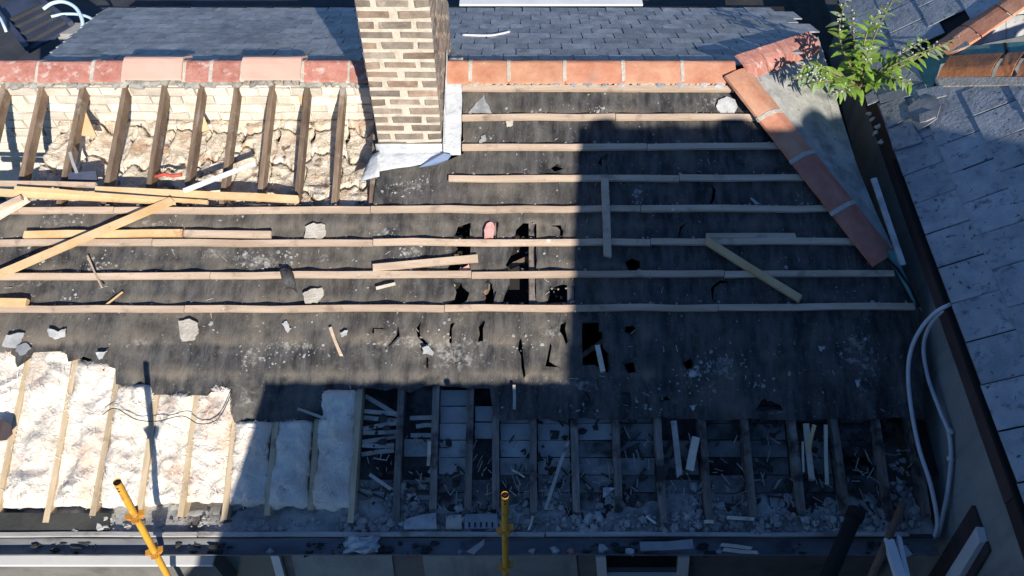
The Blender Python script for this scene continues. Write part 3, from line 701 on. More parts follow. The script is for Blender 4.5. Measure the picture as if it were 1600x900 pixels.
upp = [-3.73, -3.45, -3.15, -2.84, -2.55, -2.28, -2.02, -1.76, -1.5, -1.24, -.98]
for i, (a, b) in enumerate(zip(upp[1:], upp[2:])):
    batt('insulation_batt', a + .008, b - .008, 1.0, -.02, -.03, m_insulp, 'cream crumbling insulation under the top rafters, ' + lab_up[i], 'cream insulation under the upper rafters', bulge=.06, seed=40, zfun=zflat, res=.012,
         crack=[(.86, .16, .14), (.52, .25, .12), (.14, .18, .16)])

# ------------------------------------------------------------------ CHIMNEY
CX0, CX1, CY0, CY1 = -.937, -.489, 4.21, 5.36
chim = thing('chimney_stack', 'brick chimney stack with pale wide joints and white lead flashing at its foot', 'chimney', ((CX0 + CX1) / 2, CY0, 6.3))
ZB, ZT, CP = 6.30, 8.26, .0705
mk('mortar_core', boxv(CX0 + .003, CX1 - .003, CY0 + .003, CY1 - .003, ZB, ZT + .005), BOXF, m_joint, chim)
cb = {}
for key, ln in (('s', .198), ('h', .094)):
    cb[key] = []
    for k in range(5):
        v, f = chamfer_box(ln, .047, .1, .006, .005, 200 + k + len(ln.__str__())); cb[key].append(mesh('brick', v, f, m_brick))
r = 0; z = ZB + .04
rb = random.Random(11)
def crow(axis, fixed, a0, a1, z, off, nrm):
    t = a0 + off
    seq = []
    pos = a0
    if off: seq.append('h')
    L = a1 - a0; used_ = .1115 if off else 0
    while used_ + .2 < L: seq.append('s'); used_ += .224
    if used_ + .09 < L: seq.append('h')
    tot = sum(.198 if q == 's' else .094 for q in seq); gap = (L - tot) / max(1, len(seq) - 1)
    for q in seq:
        ln = .198 if q == 's' else .094
        c = pos + ln / 2; pos += ln + gap
        if axis == 'x': loc = (c, fixed - nrm * .045, z); ax, az = Vector((1, 0, 0)), Vector((0, nrm, 0))
        else: loc = (fixed - nrm * .045, c, z); ax, az = Vector((0, 1, 0)), Vector((nrm, 0, 0))
        ax = (ax + Vector((0, 0, rb.uniform(-.012, .012)))).normalized(); ay = Vector((0, 0, 1)); ay = (ay - ax * ay.dot(ax)).normalized(); az2 = ax.cross(ay)
        if az2.dot(az) < 0: ax = -ax; az2 = ax.cross(ay)
        o = Vector(loc) + az * rb.uniform(-.004, .004)
        inst('brick', rb.choice(cb[q]), o, ax, ay, az2, chim)
while z < ZT:
    odd = r % 2
    crow('x', CY0, CX0, CX1, z, odd, -1)
    crow('y', CX1, CY0 + .105, CY1, z, 1 - odd, 1)
    crow('y', CX0, CY0 + .105, CY1, z, 1 - odd, -1)
    z += CP; r += 1
# lead flashing: apron dressed over the slope, upstand, stepped side pieces, folded corner
def sheet(name, rows, mat, parent, th=.004):
    V = []; Fc = []; nr, nc = len(rows), len(rows[0])
    for rr in rows: V += [Vector(p) for p in rr]
    off = nr * nc
    for j in range(nr):
        for i in range(nc):
            a = V[j * nc + min(i + 1, nc - 1)] - V[j * nc + max(i - 1, 0)]; b = V[min(j + 1, nr - 1) * nc + i] - V[max(j - 1, 0) * nc + i]
            nn = a.cross(b); nn = nn.normalized() if nn.length > 1e-9 else Vector((0, 0, 1)); V.append(V[j * nc + i] - nn * th)
    for j in range(nr - 1):
        for i in range(nc - 1):
            a = j * nc + i; Fc.append((a, a + 1, a + nc + 1, a + nc)); Fc.append((off + a, off + a + nc, off + a + nc + 1, off + a + 1))
    for i in range(nc - 1): Fc.append((i, off + i, off + i + 1, i + 1)); a = (nr - 1) * nc + i; Fc.append((a, a + 1, off + a + 1, off + a))
    for j in range(nr - 1): a = j * nc; Fc.append((a, a + nc, off + a + nc, off + a)); a += nc - 1; Fc.append((a, off + a, off + a + nc, a + nc))
    return mk(name, V, Fc, mat, parent, smooth=True)
rows = []
yb = CY0 - .012
nc = 15
for j in range(8):
    row = []
    for i in range(nc):
        u = i / (nc - 1); x = CX0 - .02 + (CX1 - CX0 + .05) * u
        rz = E0.z + (yb - E0.y) * tan(ALPHA)
        if j < 3: p = Vector((x, yb - .004 * noise.noise(Vector((x * 9, j, 0))), rz + .085 - .038 * j))
        else:
            d = (j - 2) / 5; ln = .165 - .10 * u + .012 * noise.noise(Vector((x * 8, 1, 1)))
            q = rp(x - .04 * (1 - u) * d, (Vector((0, yb, rz)) - E0).dot(RV) - ln * d, .015 + .012 * (1 - d) + .008 * noise.noise(Vector((x * 14, d * 3, 2))) + .03 * max(0, u - .85) * d)
            p = q
        row.append(p)
    rows.append(row)
sheet('lead_apron', rows, m_lead, chim)
rows = []                                           # flared left corner
for j in range(6):
    rows.append([onr(593 - 2.6 * j + i * -.7 * j, 236 + i * 8 + j * 1.5, .05 - .007 * j + .01 * math.sin(i * 2.1 + j)) for i in range(6)])
sheet('lead_corner', rows, m_lead, chim)
prism('lead_fold', [onr(676, 246, .035), onr(694, 240, .06), onr(706, 242, .045), onr(700, 250, .035), onr(680, 258, .03), onr(655, 262, .03)], RN, .006, m_bluel, chim)
st_ = [(4.20, 4.44), (4.44, 4.66), (4.66, 4.88)]
for k, (a, b) in enumerate(st_):                    # stepped side pieces on the right
    rows = []
    for j in range(7):
        row = []
        for i in range(6):
            y = a - .03 + (b - a + .05) * i / 5; zr = E0.z + (y - E0.y) * tan(ALPHA)
            if j < 3: p = Vector((CX1 + .008 + .003 * k + .003 * noise.noise(Vector((y * 20, j, 1))), y, zr + .12 - .05 * j))
            else: p = Vector((CX1 + .008 + .03 * (j - 2) + .006 * noise.noise(Vector((y * 12, j, 3))), y, zr + .016 + .004 * k + .008 * noise.noise(Vector((y * 16, j * 2, 5)))))
            row.append(p)
        rows.append(row)
    sheet('side_flashing', rows, m_lead, chim)

# ------------------------------------------------------------------ NEIGHBOUR'S ROOF on the right
TA = .092
eV = Vector((TA, 1, 0)).normalized(); NB = radians(37.5)
bV = Vector((cos(NB) * eV.y, -cos(NB) * eV.x, sin(NB))); nN = bV.cross(eV).normalized()
if nN.z < 0: nN = -nN
EN = Vector((2.57, 2.0, 6.45))
def np_(t, s, n=0): return EN + eV * t + bV * s + nN * n
def nts(px, py, n=0.0):
    q = hit(px, py, EN + nN * n, nN); return (q - EN).dot(eV), (q - EN).dot(bV)
def onn(px, py, n=0.0): return hit(px, py, EN + nN * n, nN)
neigh = thing('neighbouring_house', "neighbouring house with pale grey slates, dark fascia and grey-green side wall", 'house', (4, 3, 0))
def wp(t, z, o=0): return Vector((EN.x, EN.y, 0)) + eV * t + Vector((eV.y, -eV.x, 0)) * o + Vector((0, 0, z))
V = [wp(-3.2, 0, .11), wp(4.6, 0, .11), wp(4.6, 0, 4), wp(-3.2, 0, 4)]
mk('side_wall', V + [p + Vector((0, 0, 6.36)) for p in V], BOXF, m_render, neigh)
for a, b in ((-3.2, -.3), (-.3, 2.2), (2.2, 4.6)):
    bar('fascia', wp(a + .002, 6.27, .045), wp(b - .002, 6.27, .045), Vector((0, 0, 1)), .035, .165, m_fascia, neigh, jit=.001)
bar('gutter_lip', wp(-3.2, 6.405, .012), wp(2.3, 6.405, .012), Vector((0, 0, 1)), .03, .018, m_black, neigh, jit=.001)
prism('roof_deck', [np_(-3.2, .02, -.02), np_(2.75, .02, -.02), onn(1440, 128, -.02), onn(1700, 118, -.02), np_(-3.2, 3.2, -.02)], nN, .008, m_black, neigh)
prism('roof_deck', [np_(2.76, .02, -.02), np_(6, .02, -.02), onn(1640, -50, -.02), onn(1456, 82, -.02)], nN, .008, m_black, neigh)
h0, h1 = nts(1452, 128), nts(1700, 118)
sn = []
NW, NG = .292, .262
for k in range(5):
    v, f = chamfer_box(NW - .010, NG + .08, .009, .003, .002, 90 + k); sn.append(mesh('slate', v, f, m_slate2))
v, f = chamfer_box(NW - .010, NG + .08, .009, .003, .002, 97); 
far1, far2 = nts(1440, 92), nts(1575, -5)
for r in range(11):
    s = .02 + r * NG; t = -2.9 + (NW / 2 if r % 2 else 0)
    while t < 5.6:
        tc, sc_ = t + NW / 2, s + NG / 2
        lim = h0[0] + (sc_ - h0[1]) / (h1[1] - h0[1]) * (h1[0] - h0[0])
        near = tc < lim + .02
        lim2 = far1[0] + (sc_ - far1[1]) / (far2[1] - far1[1]) * (far2[0] - far1[0])
        farok = tc > lim2 + .08 and sc_ < 2.6
        if near or farok:
            ay = (bV + nN * -.025 + eV * rnd(-.005, .005)).normalized(); ax = ay.cross(nN).normalized(); az = ax.cross(ay)
            inst('slate', random.choice(sn), np_(tc + rnd(-.004, .004), sc_ + .03 + rnd(-.003, .003), .006 + rnd(0, .002)), ax, ay, az, neigh)
        t += NW
# ridge tiles across the near part, the far hip and its pale slope, the green valley lining
pa, pb = onn(1466, 106, .06), onn(1660, 98, .06); pb = pa + (pb - pa) * 2.6
kk = [0, .188, .254, .42, .58, .74, .9, 1.0]
upn = (nN * 1 + Vector((0, .3, .5))).normalized(); upk = (nN + Vector((0, -.35, .3))).normalized()
for a, b in zip(kk, kk[1:]): ridge_tile(pa.lerp(pb, a + .008), pa.lerp(pb, b - .008), upk, m_terrab, neigh, leg=.155, ang=18)
prism('hip_bedding', [onn(1462, 131, .01), onn(1470, 136, .012), onn(1600, 134, .012), onn(1660, 133, .012), onn(1660, 122, .015), onn(1462, 122, .015)], nN, .012, m_mortar, neigh)
fa, fb = onn(1462, 72, .05), onn(1600, -22, .05)
kk = [0, .36, .70, 1.0]
for a, b in zip(kk, kk[1:]): ridge_tile(fa.lerp(fb, a + .008), fa.lerp(fb, b - .008), upn, m_terra, neigh, leg=.16, ang=20, name='hip_tile')
dM = (fb - fa).normalized(); mN = Vector((-.05, -.62, .8)); mN = (mN - dM * mN.dot(dM)).normalized()
if mN.z < 0: mN = -mN
mq = [hit(a, b, fa - Vector((0, 0, .05)), mN) for a, b in ((1488, 82), (1540, 68), (1620, 52), (1700, 30), (1700, -30), (1600, -20))]
prism('far_slope_deck', mq, mN, .004, m_black, neigh)
rowsM = [((1492, 80), (1535, 68), (1567, 28), (1530, 50)), ((1535, 68), (1571, 61), (1571, 26), (1567, 28)), ((1572, 61), (1640, 47), (1640, 22), (1572, 25)), ((1568, 26), (1612, 20), (1612, -14), (1592, -5)), ((1613, 20), (1680, 10), (1680, -20), (1613, -14))]
for P in rowsM: prism('slate', [hit(a, b, fa - Vector((0, 0, .05)) + mN * .008, mN) for a, b in P], mN, .007, m_slate3, neigh)
prism('valley_lining', [onn(a, b, -.008) for a, b in ((1424, 112), (1450, 88), (1490, 82), (1520, 72), (1700, 58), (1700, 90), (1510, 92), (1470, 100), (1458, 138), (1432, 140))], nN, .006, m_teal, neigh)
prism('valley_lap', [onn(a, b, .0) for a, b in ((1568, 68), (1573, 68), (1576, 86), (1571, 86))], nN, .01, m_black, neigh)
prism('verge_slab', [onn(a, b, .012) for a, b in ((1452, 84), (1512, 66), (1516, 72), (1490, 82), (1456, 90))], nN, .012, m_cement, neigh)
# patched corner: odd slates and a lead patch
for P, m in (([(1352, 150), (1366, 142), (1374, 158), (1356, 165)], m_slate2), ([(1372, 150), (1414, 138), (1424, 150), (1376, 162)], m_leadd), ([(1374, 166), (1412, 152), (1428, 182), (1388, 200)], m_slate2),
             ([(1388, 204), (1424, 192), (1442, 222), (1396, 236)], m_slate2), ([(1432, 142), (1474, 134), (1480, 150), (1440, 160)], m_slate2)):
    prism('slate', [onn(a, b, .024) for a, b in P], nN, .009, m, neigh)
q = [onn(a, b, .036) for a, b in ((1418, 168), (1432, 158), (1462, 150), (1470, 166), (1464, 186), (1450, 196), (1434, 204), (1426, 190))]
pt = prism('lead_patch', q, nN, .006, m_leadd, neigh); pt['label'] = 'crumpled lead patch over a broken slate'
prism('lead_crease', [onn(a, b, .044) for a, b in ((1436, 180), (1458, 172), (1462, 184), (1448, 190), (1438, 192))], nN, .008, m_flake, neigh)
for (a, b) in ((1358, 178), (1364, 186), (1372, 198), (1368, 208), (1376, 222)):
    q = onn(a, b, .0); gme = chunk_geo(q, .025, eV, bV, nN, .5); mk('mortar_lump', gme[0], gme[1], m_mortar, neigh)
# white trim at the lower corner; dark strips stand in for a shadow gap
wn_ = Vector((-eV.y, eV.x, 0)); wq = wp(0, 5, .11)
def onwall(px, py, o=0.0): return hit(px, py, wq + wn_ * o, wn_)
prism('shadow_gap_strip', [onwall(a, b, .004) for a, b in ((1524, 790), (1537, 826), (1478, 925), (1440, 925))], wn_, .02, m_fascia, neigh)
prism('white_trim', [onwall(a, b, .004) for a, b in ((1538, 824), (1544, 848), (1496, 925), (1474, 925))], wn_, .045, m_white, neigh)
prism('shadow_gap_strip', [onwall(a, b, .004) for a, b in ((1545, 846), (1549, 860), (1512, 925), (1498, 925))], wn_, .015, m_fascia, neigh)

# dark lead valley between the two houses
val = mk('valley_floor', [(1.9, 4.6, 6.0), (2.62, 2.2, 5.60), (2.95, 2.2, 5.62), (3.4, 9, 6.0), (2.5, 9, 5.9), (2.0, 6, 5.95)], [(0, 1, 2, 3, 4, 5)], m_moss_shade, neigh)

# ------------------------------------------------------------------ eave rubble
bag = Bag(); rr = random.Random(5)
for i in range(4200):
    x = rr.uniform(-3.9, 2.5); w = 1 if x > -1.05 else .13
    if rr.random() > w: continue
    hi = .09 + (.34 if x > -.9 else -.02) * abs(noise.noise(Vector((x * 2.2, 0, 1)))) * 2.2
    s = hi * rr.random() ** 1.4 + .02
    h = .03 * max(0, noise.noise(Vector((x * 3, s * 6, 4)))) + rr.uniform(-.02, .012)
    bag.add(chunk_geo(rp(x, s, -.085 + h + .03 * (s < .12)), rr.choice((.005, .006, .008, .010, .013, .018, .028)) * rr.uniform(.7, 1.3), RX_, Vector((0, 1, 0)), Vector((0, 0, 1)), .8, 6))
tag(bag.build('rubble', m_rubble), 'grey plaster rubble strewn along the wall head', 'rubble', kind='stuff')
V = []; Fc = []; nx, ny = 240, 14                    # the bed of plaster dust the lumps lie in
for i in range(nx + 1):
    for j in range(ny + 1):
        x = -4.2 + 6.75 * i / nx; s = -.005 + .26 * j / ny
        n = -.075 + .035 * noise.noise(Vector((x * 3, s * 6, 4))) + .02 * noise.noise(Vector((x * 12, s * 14, 1))) + .008 * noise.noise(Vector((x * 40, s * 40, 1)))
        n -= .05 * max(0, (j / ny - .55)) * 2
        if x < -1.05: n -= .02
        V.append(rp(x, s, n + (.012 if s < .1 else 0)))
for i in range(nx):
    for j in range(ny): a = i * (ny + 1) + j; Fc.append((a, a + ny + 1, a + ny + 2, a + 1))
tag(mk('plaster_dust', V, Fc, m_rubble, None, True), 'bed of grey plaster dust lying along the wall head', 'dust', kind='stuff')
bag = Bag()
for i in range(900):                                # charred scraps and flakes among the rubble
    x = rr.uniform(-.9, 2.5); s = rr.uniform(.03, .72)
    if noise.noise(Vector((x * 2.6, s * 5, 12))) < .05 - .12 * (x > 1.2): continue
    if rr.random() < .6: bag.add(chunk_geo(rp(x, s, -.086 + rr.uniform(-.004, .012)), rr.choice((.008, .014, .022, .034)), RX_, RV, RN, .35, 6))
    else:
        a = rr.uniform(0, pi); d = RX_ * cos(a) + RV * sin(a); q = rp(x, s, -.082); bag.add(bar_geo(q, q + d * rr.uniform(.03, .12), RN, rr.uniform(.005, .014), .006, .001, 2))
tag(bag.build('charred_debris', m_soot), 'black charred scraps lying between the lower rafters', 'debris', kind='stuff')
bag = Bag()
for i in range(260):
    x = rr.uniform(-.9, 2.5); s = rr.uniform(.0, .6); a = rr.gauss(pi / 2, .7); d = RX_ * cos(a) + RV * sin(a); q = rp(x, s, -.07 + rr.uniform(0, .02)); bag.add(bar_geo(q, q + d * rr.uniform(.02, .09), RN, rr.uniform(.003, .007), .004, .001, 2))
tag(bag.build('lath_splinters', m_lath), 'grey splinters of lath strewn between the lower rafters', 'splinters', kind='stuff')
bag = Bag()                                         # leaves and crumbs in the gutter
for i in range(420):
    x = rr.uniform(-4, 2.4)
    if noise.noise(Vector((x * 2.4, 3, 3))) < .02: continue
    bag.add(chunk_geo((x, 1.762 + rr.uniform(-.035, .035), E0.z - .062 + rr.uniform(0, .02)), rr.choice((.005, .008, .012, .022, .03)) * rr.uniform(.7, 1.2), RX_ * rr.uniform(.8, 1.8), Vector((0, rr.uniform(.4, .9), 0)), Vector((0, 0, 1)), .4, 6))
tag(bag.build('gutter_debris', m_moss_shade), 'dark leaf litter and crumbs lying in the gutter', 'debris', kind='stuff')

# crumbs of mortar and slate over the felt, wood splinters
bag = Bag(); bag2 = Bag()
cl = [(490, 360, 14, 26), (600, 365, 18, 30), (630, 420, 14, 24), (640, 395, 20, 20), (150, 418, 26, 40), (60, 400, 30, 20), (390, 405, 18, 26), (450, 400, 18, 20), (420, 420, 20, 18), (100, 345, 40, 16), (995, 300, 8, 14), (1000, 320, 10, 12), (1080, 582, 12, 20), (1110, 575, 22, 26),
      (1130, 560, 30, 24), (930, 175, 16, 22), (845, 178, 12, 10), (945, 172, 10, 14), (490, 465, 14, 18), (110, 468, 16, 14), (200, 475, 30, 10), (400, 560, 30, 30), (460, 545, 40, 24), (300, 520, 40, 16), (20, 530, 20, 16), (600, 530, 60, 26), (700, 530, 60, 24), (810, 535, 30, 16), (780, 370, 6, 6),
      (1340, 540, 30, 10), (1200, 600, 40, 20), (1090, 600, 30, 22), (900, 640, 40, 20), (1000, 630, 60, 20), (640, 290, 30, 26), (780, 325, 30, 10), (880, 170, 90, 14), (760, 215, 20, 8), (1060, 480, 30, 10), (870, 395, 40, 6), (1330, 450, 30, 5), (1240, 315, 40, 8), (330, 330, 60, 12), (1170, 180, 12, 8)]
for (cx, cy, rad, k) in cl:
    for i in range(k):
        px, py = cx + random.gauss(0, rad * .6), cy + random.gauss(0, rad * .35)
        x, s = xs(px, py)
        if s < .72 and px < 760: continue
        if s < .72: continue
        bag.add(chunk_geo(rp(x, s, felt_n(x, s)), random.choice((.004, .006, .008, .013)) * rnd(.7, 1.3), RX_, RV, RN, .5, 6))
for i in range(420):
    px, py = rnd(-20, 1420), rnd(130, 650)
    if (px < 590 and py < 330) or py > 545 and px < 370 or (py > 600 and px < 780): continue
    x, s = xs(px, py)
    if s > hip_s(x): continue
    if rnd(0, 1) < .75: bag.add(chunk_geo(rp(x, s, felt_n(x, s)), rnd(.003, .009), RX_, RV, RN, .5, 6))
    else:
        a = rnd(0, pi); L = rnd(.015, .05); d = RX_ * cos(a) + RV * sin(a); q = rp(x, s, felt_n(x, s) + .003); bag2.add(bar_geo(q, q + d * L, RN, .004, .003, .0005, 2))
for i in range(80):
    px, py = random.choice(((1110, 590, 60, 30), (880, 750, 120, 40), (1100, 740, 120, 40), (780, 760, 120, 40)))[:2]
    px += random.gauss(0, 70); py += random.gauss(0, 26); x, s = xs(px, py); a = rnd(0, pi); L = rnd(.015, .06); d = RX_ * cos(a) + RV * sin(a)
    q = rp(x, s, .004 if s > .72 else -.05); bag2.add(bar_geo(q, q + d * L, RN, .005, .004, .0005, 2))
for (x0, y0, x1, y1) in ((722, 186, 1180, 185), (722, 233, 1220, 230), (701, 282, 1260, 280), (0, 331, 1300, 328), (0, 382, 1340, 379), (0, 434, 1390, 429), (0, 485, 1420, 481)):
    for i in range(int((x1 - x0) / 7)):
        px = rnd(x0, x1); py = y0 + (y1 - y0) * (px - x0) / (x1 - x0) - 6.5 - abs(random.gauss(0, 2.5))
        if noise.noise(Vector((px * .012, py, 5))) < -.05: continue
        x, s = xs(px, py); bag.add(chunk_geo(rp(x, s, felt_n(x, s)), random.choice((.004, .006, .009, .014)) * rnd(.7, 1.2), RX_, RV, RN, .6, 6))
tag(bag.build('mortar_crumbs', m_flake), 'pale crumbs of mortar and slate scattered over the black felt', 'crumbs', kind='stuff')
tag(bag2.build('wood_splinters', m_lath), 'small pale splinters of wood scattered over the roof', 'splinters', kind='stuff')

# ------------------------------------------------------------------ loose timbers
def loose(name, P, n0, n1, w, h, mat, label, cat='batten', group=None, ragged=(.0, .0)):
    o = bar(name, onr(*P[0], n0), onr(*P[1], n1), RN, w, h, mat, None, ragged=ragged, jit=.002); return tag(o, label, cat, group)
loose('loose_batten', ((-60, 300), (264, 315)), .05, .05, .048, .026, m_fresh, 'split yellow loose batten ending where the long diagonal one crosses', ragged=(0, .06))
loose('loose_batten', ((26, 295), (326, 318)), .085, .055, .022, .024, m_fresh, 'thin split length lying on top of the yellow batten pile')
loose('loose_batten', ((155, 299), (464, 313)), .03, .03, .05, .026, m_fresh, 'yellow loose batten at the foot of the bare top rafters', ragged=(.02, .03))
loose('loose_batten', ((-60, 286), (152, 291)), .04, .04, .03, .026, m_batten, 'pale loose batten topmost of the pile at the left edge')
loose('loose_batten', ((-40, 447), (268, 316)), .06, .07, .05, .026, m_fresh, 'long yellow batten lying diagonally across the fixed rows', ragged=(0, .03))
loose('loose_batten', ((288, 300), (400, 257)), .075, .03, .028, .022, m_wpaint, 'thin bright white lath sloping up across the bare rafters')
loose('loose_batten', ((47, 368), (287, 366)), .012, .012, .048, .026, m_fresh, 'loose yellow batten under the long diagonal one, above the second full row', ragged=(.03, 0))
loose('loose_batten', ((290, 366), (425, 368)), .012, .012, .046, .026, m_batten, 'short pale batten butted to the end of the loose yellow one')
loose('loose_batten', ((-30, 342), (36, 310)), .06, .085, .035, .024, m_batten, 'upper of two short ends crossing at the left edge')
loose('loose_batten', ((-30, 358), (46, 312)), .035, .05, .04, .024, m_pale, 'lower of two short ends crossing at the left edge')
loose('loose_batten', ((-60, 472), (46, 474)), .012, .012, .05, .035, m_fresh, 'thick yellow batten end lying above the lowest full row at left')
loose('loose_batten', ((588, 419), (747, 405)), .012, .014, .05, .024, m_batten, 'loose batten lying aslant beside the big felt hole', ragged=(.02, 0))
loose('wood_chip', ((588, 451), (618, 444)), .006, .006, .018, .012, m_pale, 'small wood chip below the slanting batten', 'wood chip')
loose('loose_batten', ((944, 281), (949, 400)), .036, .036, .050, .026, m_batten, 'short batten standing upright across two rows in the shade', ragged=(0, .025))
loose('loose_batten', ((1103, 378), (1246, 466)), .036, .034, .05, .026, m_fresh, 'yellow batten lying diagonally in the shade near the hip', ragged=(.01, .03))
loose('loose_batten', ((1103, 370), (1240, 370)), .012, .012, .036, .022, m_batten, 'short grey batten piece resting against a row near the hip', ragged=(.02, .02))
loose('stick', ((804, 602), (803, 640)), .01, .01, .018, .012, m_lath, 'small upright stick at the shaded lower felt edge', 'stick')
loose('stick', ((516, 512), (532, 552)), .01, .008, .02, .012, m_batten, 'tapering splinter on the felt below the lowest batten', 'stick', ragged=(.0, .03))
loose('stick', ((466, 639), (508, 654)), .008, .008, .016, .01, m_lath, 'thin stick in the shade above the short insulation bays', 'stick', ragged=(0, .02))
loose('stick', ((138, 400), (160, 450)), .012, .036, .012, .01, m_batten, 'thin brown stick leaning over a batten among white flakes', 'stick')
loose('stick', ((164, 478), (192, 456)), .008, .008, .01, .008, m_fresh, 'tiny yellow stick just above the lowest batten', 'stick')
loose('stick', ((888, 688), (852, 796)), -.02, -.04, .02, .016, m_lath, 'long thin stick leaning between the lower rafters', 'stick')
loose('timber_block', ((1087, 684), (1076, 735)), -.05, -.05, .045, .035, m_pale, 'thick pale timber block lying between the sooty rafters', 'timber')
loose('stick', ((1052, 658), (1060, 738)), -.04, -.05, .034, .02, m_lath, 'tapering grey batten left of the thick timber block', 'stick', ragged=(0, .04))
loose('stick', ((1258, 662), (1267, 748)), -.02, -.04, .032, .02, m_pale, 'pale split stick hanging in the dark corner bay', 'stick', ragged=(0, .02))
loose('stick', ((1271, 664), (1262, 706)), -.015, -.02, .022, .016, m_fresh, 'short yellow stick crossing the pale split one', 'stick')
loose('stick', ((1289, 664), (1291, 757)), -.02, -.03, .018, .016, m_pale, 'slender pale stick in the dark bay beside the split one', 'stick')
loose('stick', ((1253, 690), (1255, 738)), -.03, -.04, .012, .012, m_pale, 'thinnest of the pale sticks in the dark bay', 'stick')
loose('stick', ((672, 690), (670, 728)), -.02, -.02, .02, .02, m_pale, 'short pale stub stuck to the rafter beside the painted boards', 'stick')
loose('stick', ((578, 742), (612, 764)), -.07, -.06, .022, .016, m_lath, 'loose lath slanting across the foot of the broken bay', 'stick')
loose('stick', ((800, 735), (820, 745)), -.05, -.05, .012, .01, m_pale, 'short splinter in the debris right of the upright scaffold pole', 'stick')
loose('stick', ((1010, 806), (1024, 818)), -.03, -.02, .014, .01, m_wpaint, 'small white splinter on the rubble bed', 'stick')
loose('stick', ((1100, 815), (1115, 815)), -.03, -.02, .02, .01, m_pale, 'flat yellowish chip on the rubble bed', 'stick')
loose('stick', ((1135, 808), (1178, 811)), -.03, -.02, .02, .012, m_pale, 'flat yellowish stick lying along the rubble bed', 'stick')
loose('stick', ((826, 828), (833, 806)), -.03, -.02, .014, .012, m_pale, 'short pale stick propped on the wall head beside the pole', 'stick')
loose('timber_strip', ((897, 487), (900, 487)), .03, .03, .01, .01, m_pale, 'sliver of wood at the shade edge above the hole', 'stick')
loose('timber_stub', ((934, 545), (942, 582)), -.03, .0, .03, .022, m_pale, 'pale splintered stub showing in the tall felt hole', 'timber', ragged=(.02, .0))
# boards stuck in the lower right corner
q0, q1 = CAM + ray(1411, 787) * 4.25, CAM + ray(1356, 915) * 3.95
tag(tube('rusty_pole', [q0, q0.lerp(q1, .5), q1], .02, m_rust, None, 10), 'rusty brown pole leaning over the gutter corner', 'pole')
q0, q1 = CAM + ray(1338, 800) * 4.35, CAM + ray(1288, 915) * 4.1
bp_ = thing('black_pipe', 'thick black pipe end in the dark gutter corner', 'pipe', q1)
tube('pipe', [q0, q0.lerp(q1, .5), q1], .042, m_black, bp_, 16); tube('collar', [q0 + (q0 - q1) * .02, q0.lerp(q1, .10)], .05, m_black, bp_, 16)
q0, q1 = CAM + ray(1388, 852) * 4.1, CAM + ray(1408, 915) * 3.9
wt = bar('white_timber', q0, q1, Vector((0, -.5, 1)), .055, .03, m_wpaint, None, ragged=(.05, 0)); tag(wt, 'broken white painted timber upright in the gutter corner', 'timber')
q0, q1 = CAM + ray(1404, 850) * 4.12, CAM + ray(1416, 905) * 3.95
tag(bar('white_timber', q0, q1, Vector((0, -.5, 1)), .025, .02, m_wpaint, None, ragged=(.05, 0)), 'thin splintered strip beside the broken white timber', 'timber')
tag(prism('plastic_shard', [CAM + ray(a, b) * 4.1 for a, b in ((1405, 856), (1414, 852), (1425, 866), (1412, 872))], Vector((0, -.4, 1)), .006, m_poly), 'pale blue shard leaning on the broken white timber', 'shard')
# strip in the valley
q0, q1 = CAM + ray(1364, 280) * 5.15, CAM + ray(1410, 415) * 4.95
tag(bar('white_strip', q0, q1, Vector((-.2, -.4, 1)), .034, .02, m_flake, None), 'white timber strip lying in the dark valley beside the hip', 'timber strip')

# ------------------------------------------------------------------ flakes and other small things on the roof
def flake(name, P, n, th, mat, label, cat='fragment', group=None):
    cx = sum(a for a, b in P) / len(P); cy = sum(b for a, b in P) / len(P)
    tilt = rnd(-.0006, .0012); P2 = []
    for (a, b), (c, d) in zip(P, P[1:] + P[:1]):
        P2 += [(a + rnd(-.8, .8), b + rnd(-.8, .8)), (a + (c - a) * rnd(.25, .45) + rnd(-1.3, 1.3), b + (d - b) * rnd(.25, .45) + rnd(-1.3, 1.3)), (a + (c - a) * rnd(.6, .8) + rnd(-1.3, 1.3), b + (d - b) * rnd(.6, .8) + rnd(-1.3, 1.3))]
    P = P2
    pts_ = [onr(a, b, n + (cy - b) * tilt) for a, b in P]
    return tag(prism(name, pts_, RN, th, mat), label, cat, group)
flake('stone_fragment', [(280, 502), (297, 499), (310, 505), (312, 515), (306, 530), (290, 533), (282, 526)], .01, .014, m_mortar, 'rounded pale mortar slab on the felt below the lowest batten')
flake('slate_fragment', [(1122, 158), (1135, 151), (1148, 156), (1152, 168), (1146, 178), (1126, 178), (1119, 170)], .01, .006, m_flake, 'white slate disc with a dark crack near the top of the hip')
flake('slate_fragment', [(660, 544), (670, 541), (677, 551), (675, 556), (661, 553)], .008, .006, m_flake, 'pale wedge at the foot of a long felt crack')
flake('slate_fragment', [(150, 552), (168, 548), (160, 560), (155, 562)], .008, .006, m_flake, 'blue-grey shard just above the torn felt at left')
flake('slate_fragment', [(75, 514), (92, 518), (104, 514), (102, 526), (86, 530), (76, 524)], .008, .006, m_flake, 'bent grey shard below the lowest batten near the left edge')
flake('slate_fragment', [(10, 524), (38, 520), (34, 534), (24, 545), (4, 540)], .008, .008, m_flake, 'large pale flake on the felt at the left edge')
flake('slate_fragment', [(26, 540), (42, 535), (50, 545), (34, 556), (25, 550)], .016, .006, m_slate, 'dark slate chip overlapping the large pale flake')
flake('slate_fragment', [(440, 506), (448, 502), (456, 514), (450, 520)], .008, .005, m_flake, 'slim blue shard left of the tapering splinter')
flake('slate_fragment', [(532, 520), (544, 517), (540, 525), (533, 527)], .008, .005, m_flake, 'small white shard right of the tapering splinter')
flake('slate_fragment', [(1278, 541), (1289, 541), (1284, 550)], .008, .005, m_flake, 'small pale triangle alone on the shaded right felt')
